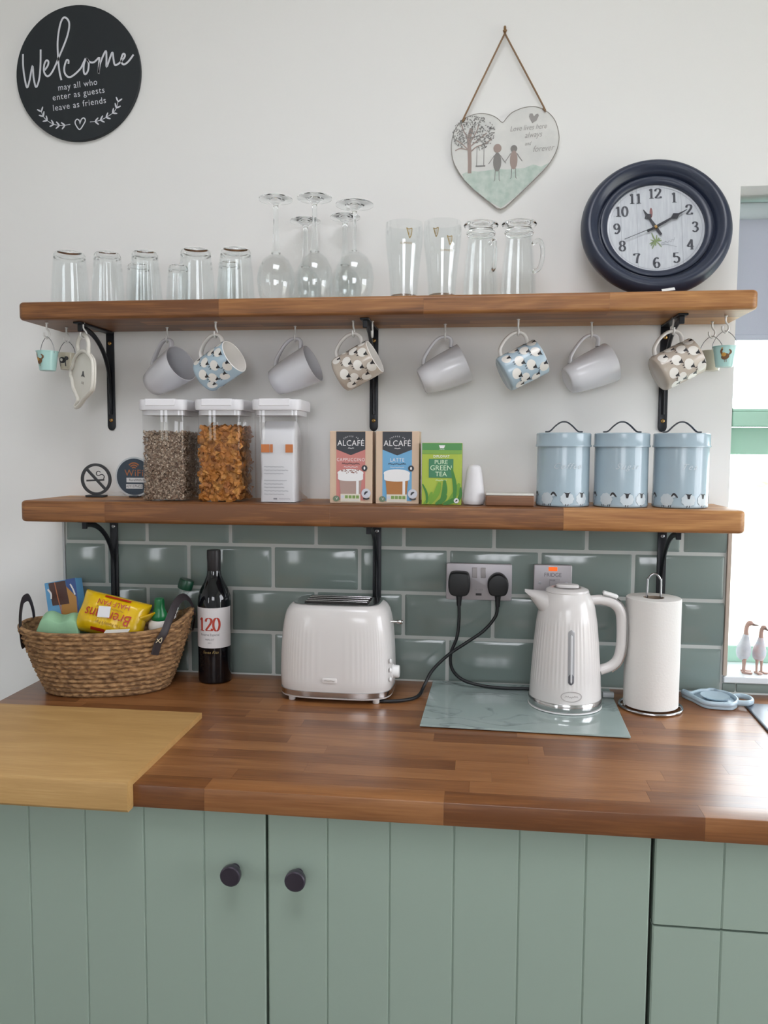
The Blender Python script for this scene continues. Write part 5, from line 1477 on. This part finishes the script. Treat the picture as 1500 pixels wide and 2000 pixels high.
hp = [(.046, 0, .219), (.070, 0, .2200), (.094, 0, .213), (.1075, 0, .196), (.1105, 0, .165), (.110, 0, .125), (.104, 0, .098), (.090, 0, .083), (.069, 0, .074)]
obj('handle', tube(hp, [.0095, .0105, .011, .011, .0105, .0102, .0102, .0102, .0105], 16, sm=7, flat=1.15, up=(0, 0, 1)), m_cream_en, t, 60)
def outer(p, k): 
    c = Vector((.072, 0, .148)); d = (Vector(p)-c); d.normalize(); return Vector(p)+d*k
obj('handle_chrome', tube([outer(p, .0105) for p in hp[1:-1]], .0030, 10, sm=7, flat=2.9, up=(0, 0, 1)), m_chrome, t, 60)
obj('switch', xf(box(-.0155, .0155, -.008, .008, -.004, .004, bev=.003, seg=3), T(.086, 0, .2315) @ RY(16)), m_white, t, 40)
# water gauge set flush in the body
bm = B(); gp = []
for k in range(25):
    pass
zc = [(.062+.106*k/24) for k in range(25)]
def gauge(w, z0g, z1g, off):
    bm = B(); L_ = []; R_ = []
    for k in range(33):
        z = z0g+(z1g-z0g)*k/32; e = min(z-z0g, z1g-z)
        ww = w*math.sqrt(max(.02, 1-max(0, 1-e/w)**2))
        cols = []
        for q in (-1, -.5, 0, .5, 1):
            a = q*ww/kr(z); rr = kr(z)+off*(1 if abs(q) < .9 else .2)
            cols.append(bm.verts.new((rr*math.sin(a), -rr*math.cos(a), z)))
        L_.append(cols)
    for A, C in zip(L_[:-1], L_[1:]):
        for i in range(4): bm.faces.new((A[i], A[i+1], C[i+1], C[i]))
    return bm
gz = xf(gauge(.0064, .060, .169, .0014), RZ(3)); g_ = obj('water_gauge', gz, mat('gauge_plastic', '#9a9a9c', .15), t, 60)
obj('gauge_tube', xf(gauge(.0030, .064, .160, .0022), RZ(3)), mat('gauge_inner', '#c4c4c6', .2), g_, 60)
obj('gauge_water', xf(gauge(.0058, .061, .083, .0019), RZ(3)), mat('gauge_dark', '#55555a', .2), g_, 60)
bm = B(); stroke(bm, ell(0, .037, .0205, .0098, 28), .0014, sm=1, closed=True); scribble(bm, -.013, .013, .037, .0045, .0011)
obj('emblem', xf(wrap(fine(bm, .006), lambda z: kr(z)+.0010), RZ(4)), mat('emblem_grey', '#b4b0ae', .25, .3), t)
o = obj('cable_clip', box(-.012, .012, -.006, .006, 0, .011, bev=.002), mat('clip_clear', '#c9ccd0', .2), None, 40, (1.0545, -.075, .0056))
tag(o, 'small clear cable clip on the glass beside the kettle', 'clip')

# ------------------------------------------------------------------ kitchen roll
t = thing('kitchen_roll_holder', 'chrome wire kitchen roll holder with looped top', 'holder', (1.1335, -.1155, 0))
m_chr2 = mat('chrome_wire', '#c2c3c8', .14, 1.)
obj('base_ring', tube([(.062*math.cos(2*PI*i/40), .062*math.sin(2*PI*i/40), .0035) for i in range(40)], .0028, 10, True, sm=2), m_chr2, t, 60)
obj('base_bar', tube([(-.061, 0, .0035), (.061, 0, .0035)], .0024, 8, sm=1), m_chr2, t, 60)
obj('upright_loop', tube([(-.0135, 0, .004), (-.0135, 0, .12), (-.0135, 0, .255), (-.0115, 0, .2685), (-.006, 0, .2765), (0, 0, .279), (.006, 0, .2765), (.0115, 0, .2685), (.0135, 0, .255), (.0135, 0, .12), (.0135, 0, .004)], .0022, 10, sm=5), m_chr2, t, 60)
t = thing('kitchen_roll', 'white kitchen roll standing on the chrome holder', 'kitchen roll', (1.1335, -.1155, .0075))
obj('paper', lathe([(.021, 0), (.0535, 0), (.0545, .001), (.0548, .115), (.0545, .222), (.0535, .223), (.021, .223)], 72, True), mat('roll_paper', '#dcd9d5', .9, bump=(220, .25)), t, 40)
obj('core', lathe([(.0208, .0005), (.0208, .2225), (.0195, .2225), (.0195, .0005)], 40, True), mat('core_card', '#8d7d6c', .9), t, 40)
obj('loose_sheet', box(-.055, -.0545, -.02, .0, .0, .01), mat('roll_paper', '#dcd9d5', .9), t)

# ------------------------------------------------------------------ blue tea bag rest on the worktop, geese on the sill
t = thing('spoon_rest', 'pale blue teapot shaped rest lying on the worktop by the sink', 'rest', (1.2755, -.068, .0004), (0, 0, R(-10)))
teapot_rest(t, m_restb)
t.scale = (1.08, 1.2, 1.7)
obj('well', lathe([(0, .0055), (.018, .0058), (.026, .0085), (.027, .0095), (.025, .0088), (.017, .0066), (0, .0062)], 40), m_restb, t, 50)
m_gb = mat('goose_body', '#c3c4c8', .6, var=('#b0b3ba', 60)); m_gp = mat('goose_pink', '#c4a9a8', .6, var=('#b8bcc4', 50)); m_gw = mat('goose_wood', '#a8887c', .6)
def goose(x, y, s, turn, m, label, bend):
    t = thing('goose_figurine', label, 'figurine', (x, y, z0+.0022), (0, 0, R(turn)), 'pair of goose figurines on the window sill')
    f = lambda *p: tuple(Vector(p)*s)
    obj('body', tube([f(-.002, 0, .030), f(-.003, 0, .040), f(-.002, 0, .055), f(0, 0, .072), f(.001, 0, .086)], [.0085*s, .0145*s, .0150*s, .0095*s, .0058*s], 18, sm=6), m, t, 60)
    obj('neck', tube([f(.001, 0, .084), f(.001, 0, .096), f(.003, 0, .106), f(.008, 0, .1115), f(.013, 0, .110)], [.0056*s, .0046*s, .0046*s, .0058*s, .0042*s], 14, sm=6), m_gw, t, 60)
    obj('beak', tube([f(.012, 0, .110), f(.019, 0, .1078), f(.026, 0, .108)], [.0036*s, .0021*s, .0008*s], 10, sm=4), mat('goose_beak', '#6d5a52', .6), t, 60)
    for sy in (-1, 1):
        l = obj('leg', tube([f(-.001, sy*.007, .033), f(-.001, sy*.0075, .016), f(-.001, sy*.0075, .003)], [.0042*s, .0026*s, .0026*s], 10, sm=4), m_gw, t, 60)
        obj('webbed_foot', prism([(-.006*s, -.003*s+sy*.0075*s), (.013*s, -.0065*s+sy*.009*s), (.016*s, sy*.009*s), (.013*s, .0065*s+sy*.009*s), (-.006*s, .003*s+sy*.0075*s)], 0, .004*s, axis='z', bev=.001), m_gw, l, 40)
goose(1.3655, .036, 1.0, -10, m_gb, 'taller grey goose figurine bending its head on the window sill', 1)
goose(1.3975, .036, .93, -62, m_gp, 'shorter pinkish goose figurine on the window sill', 0)
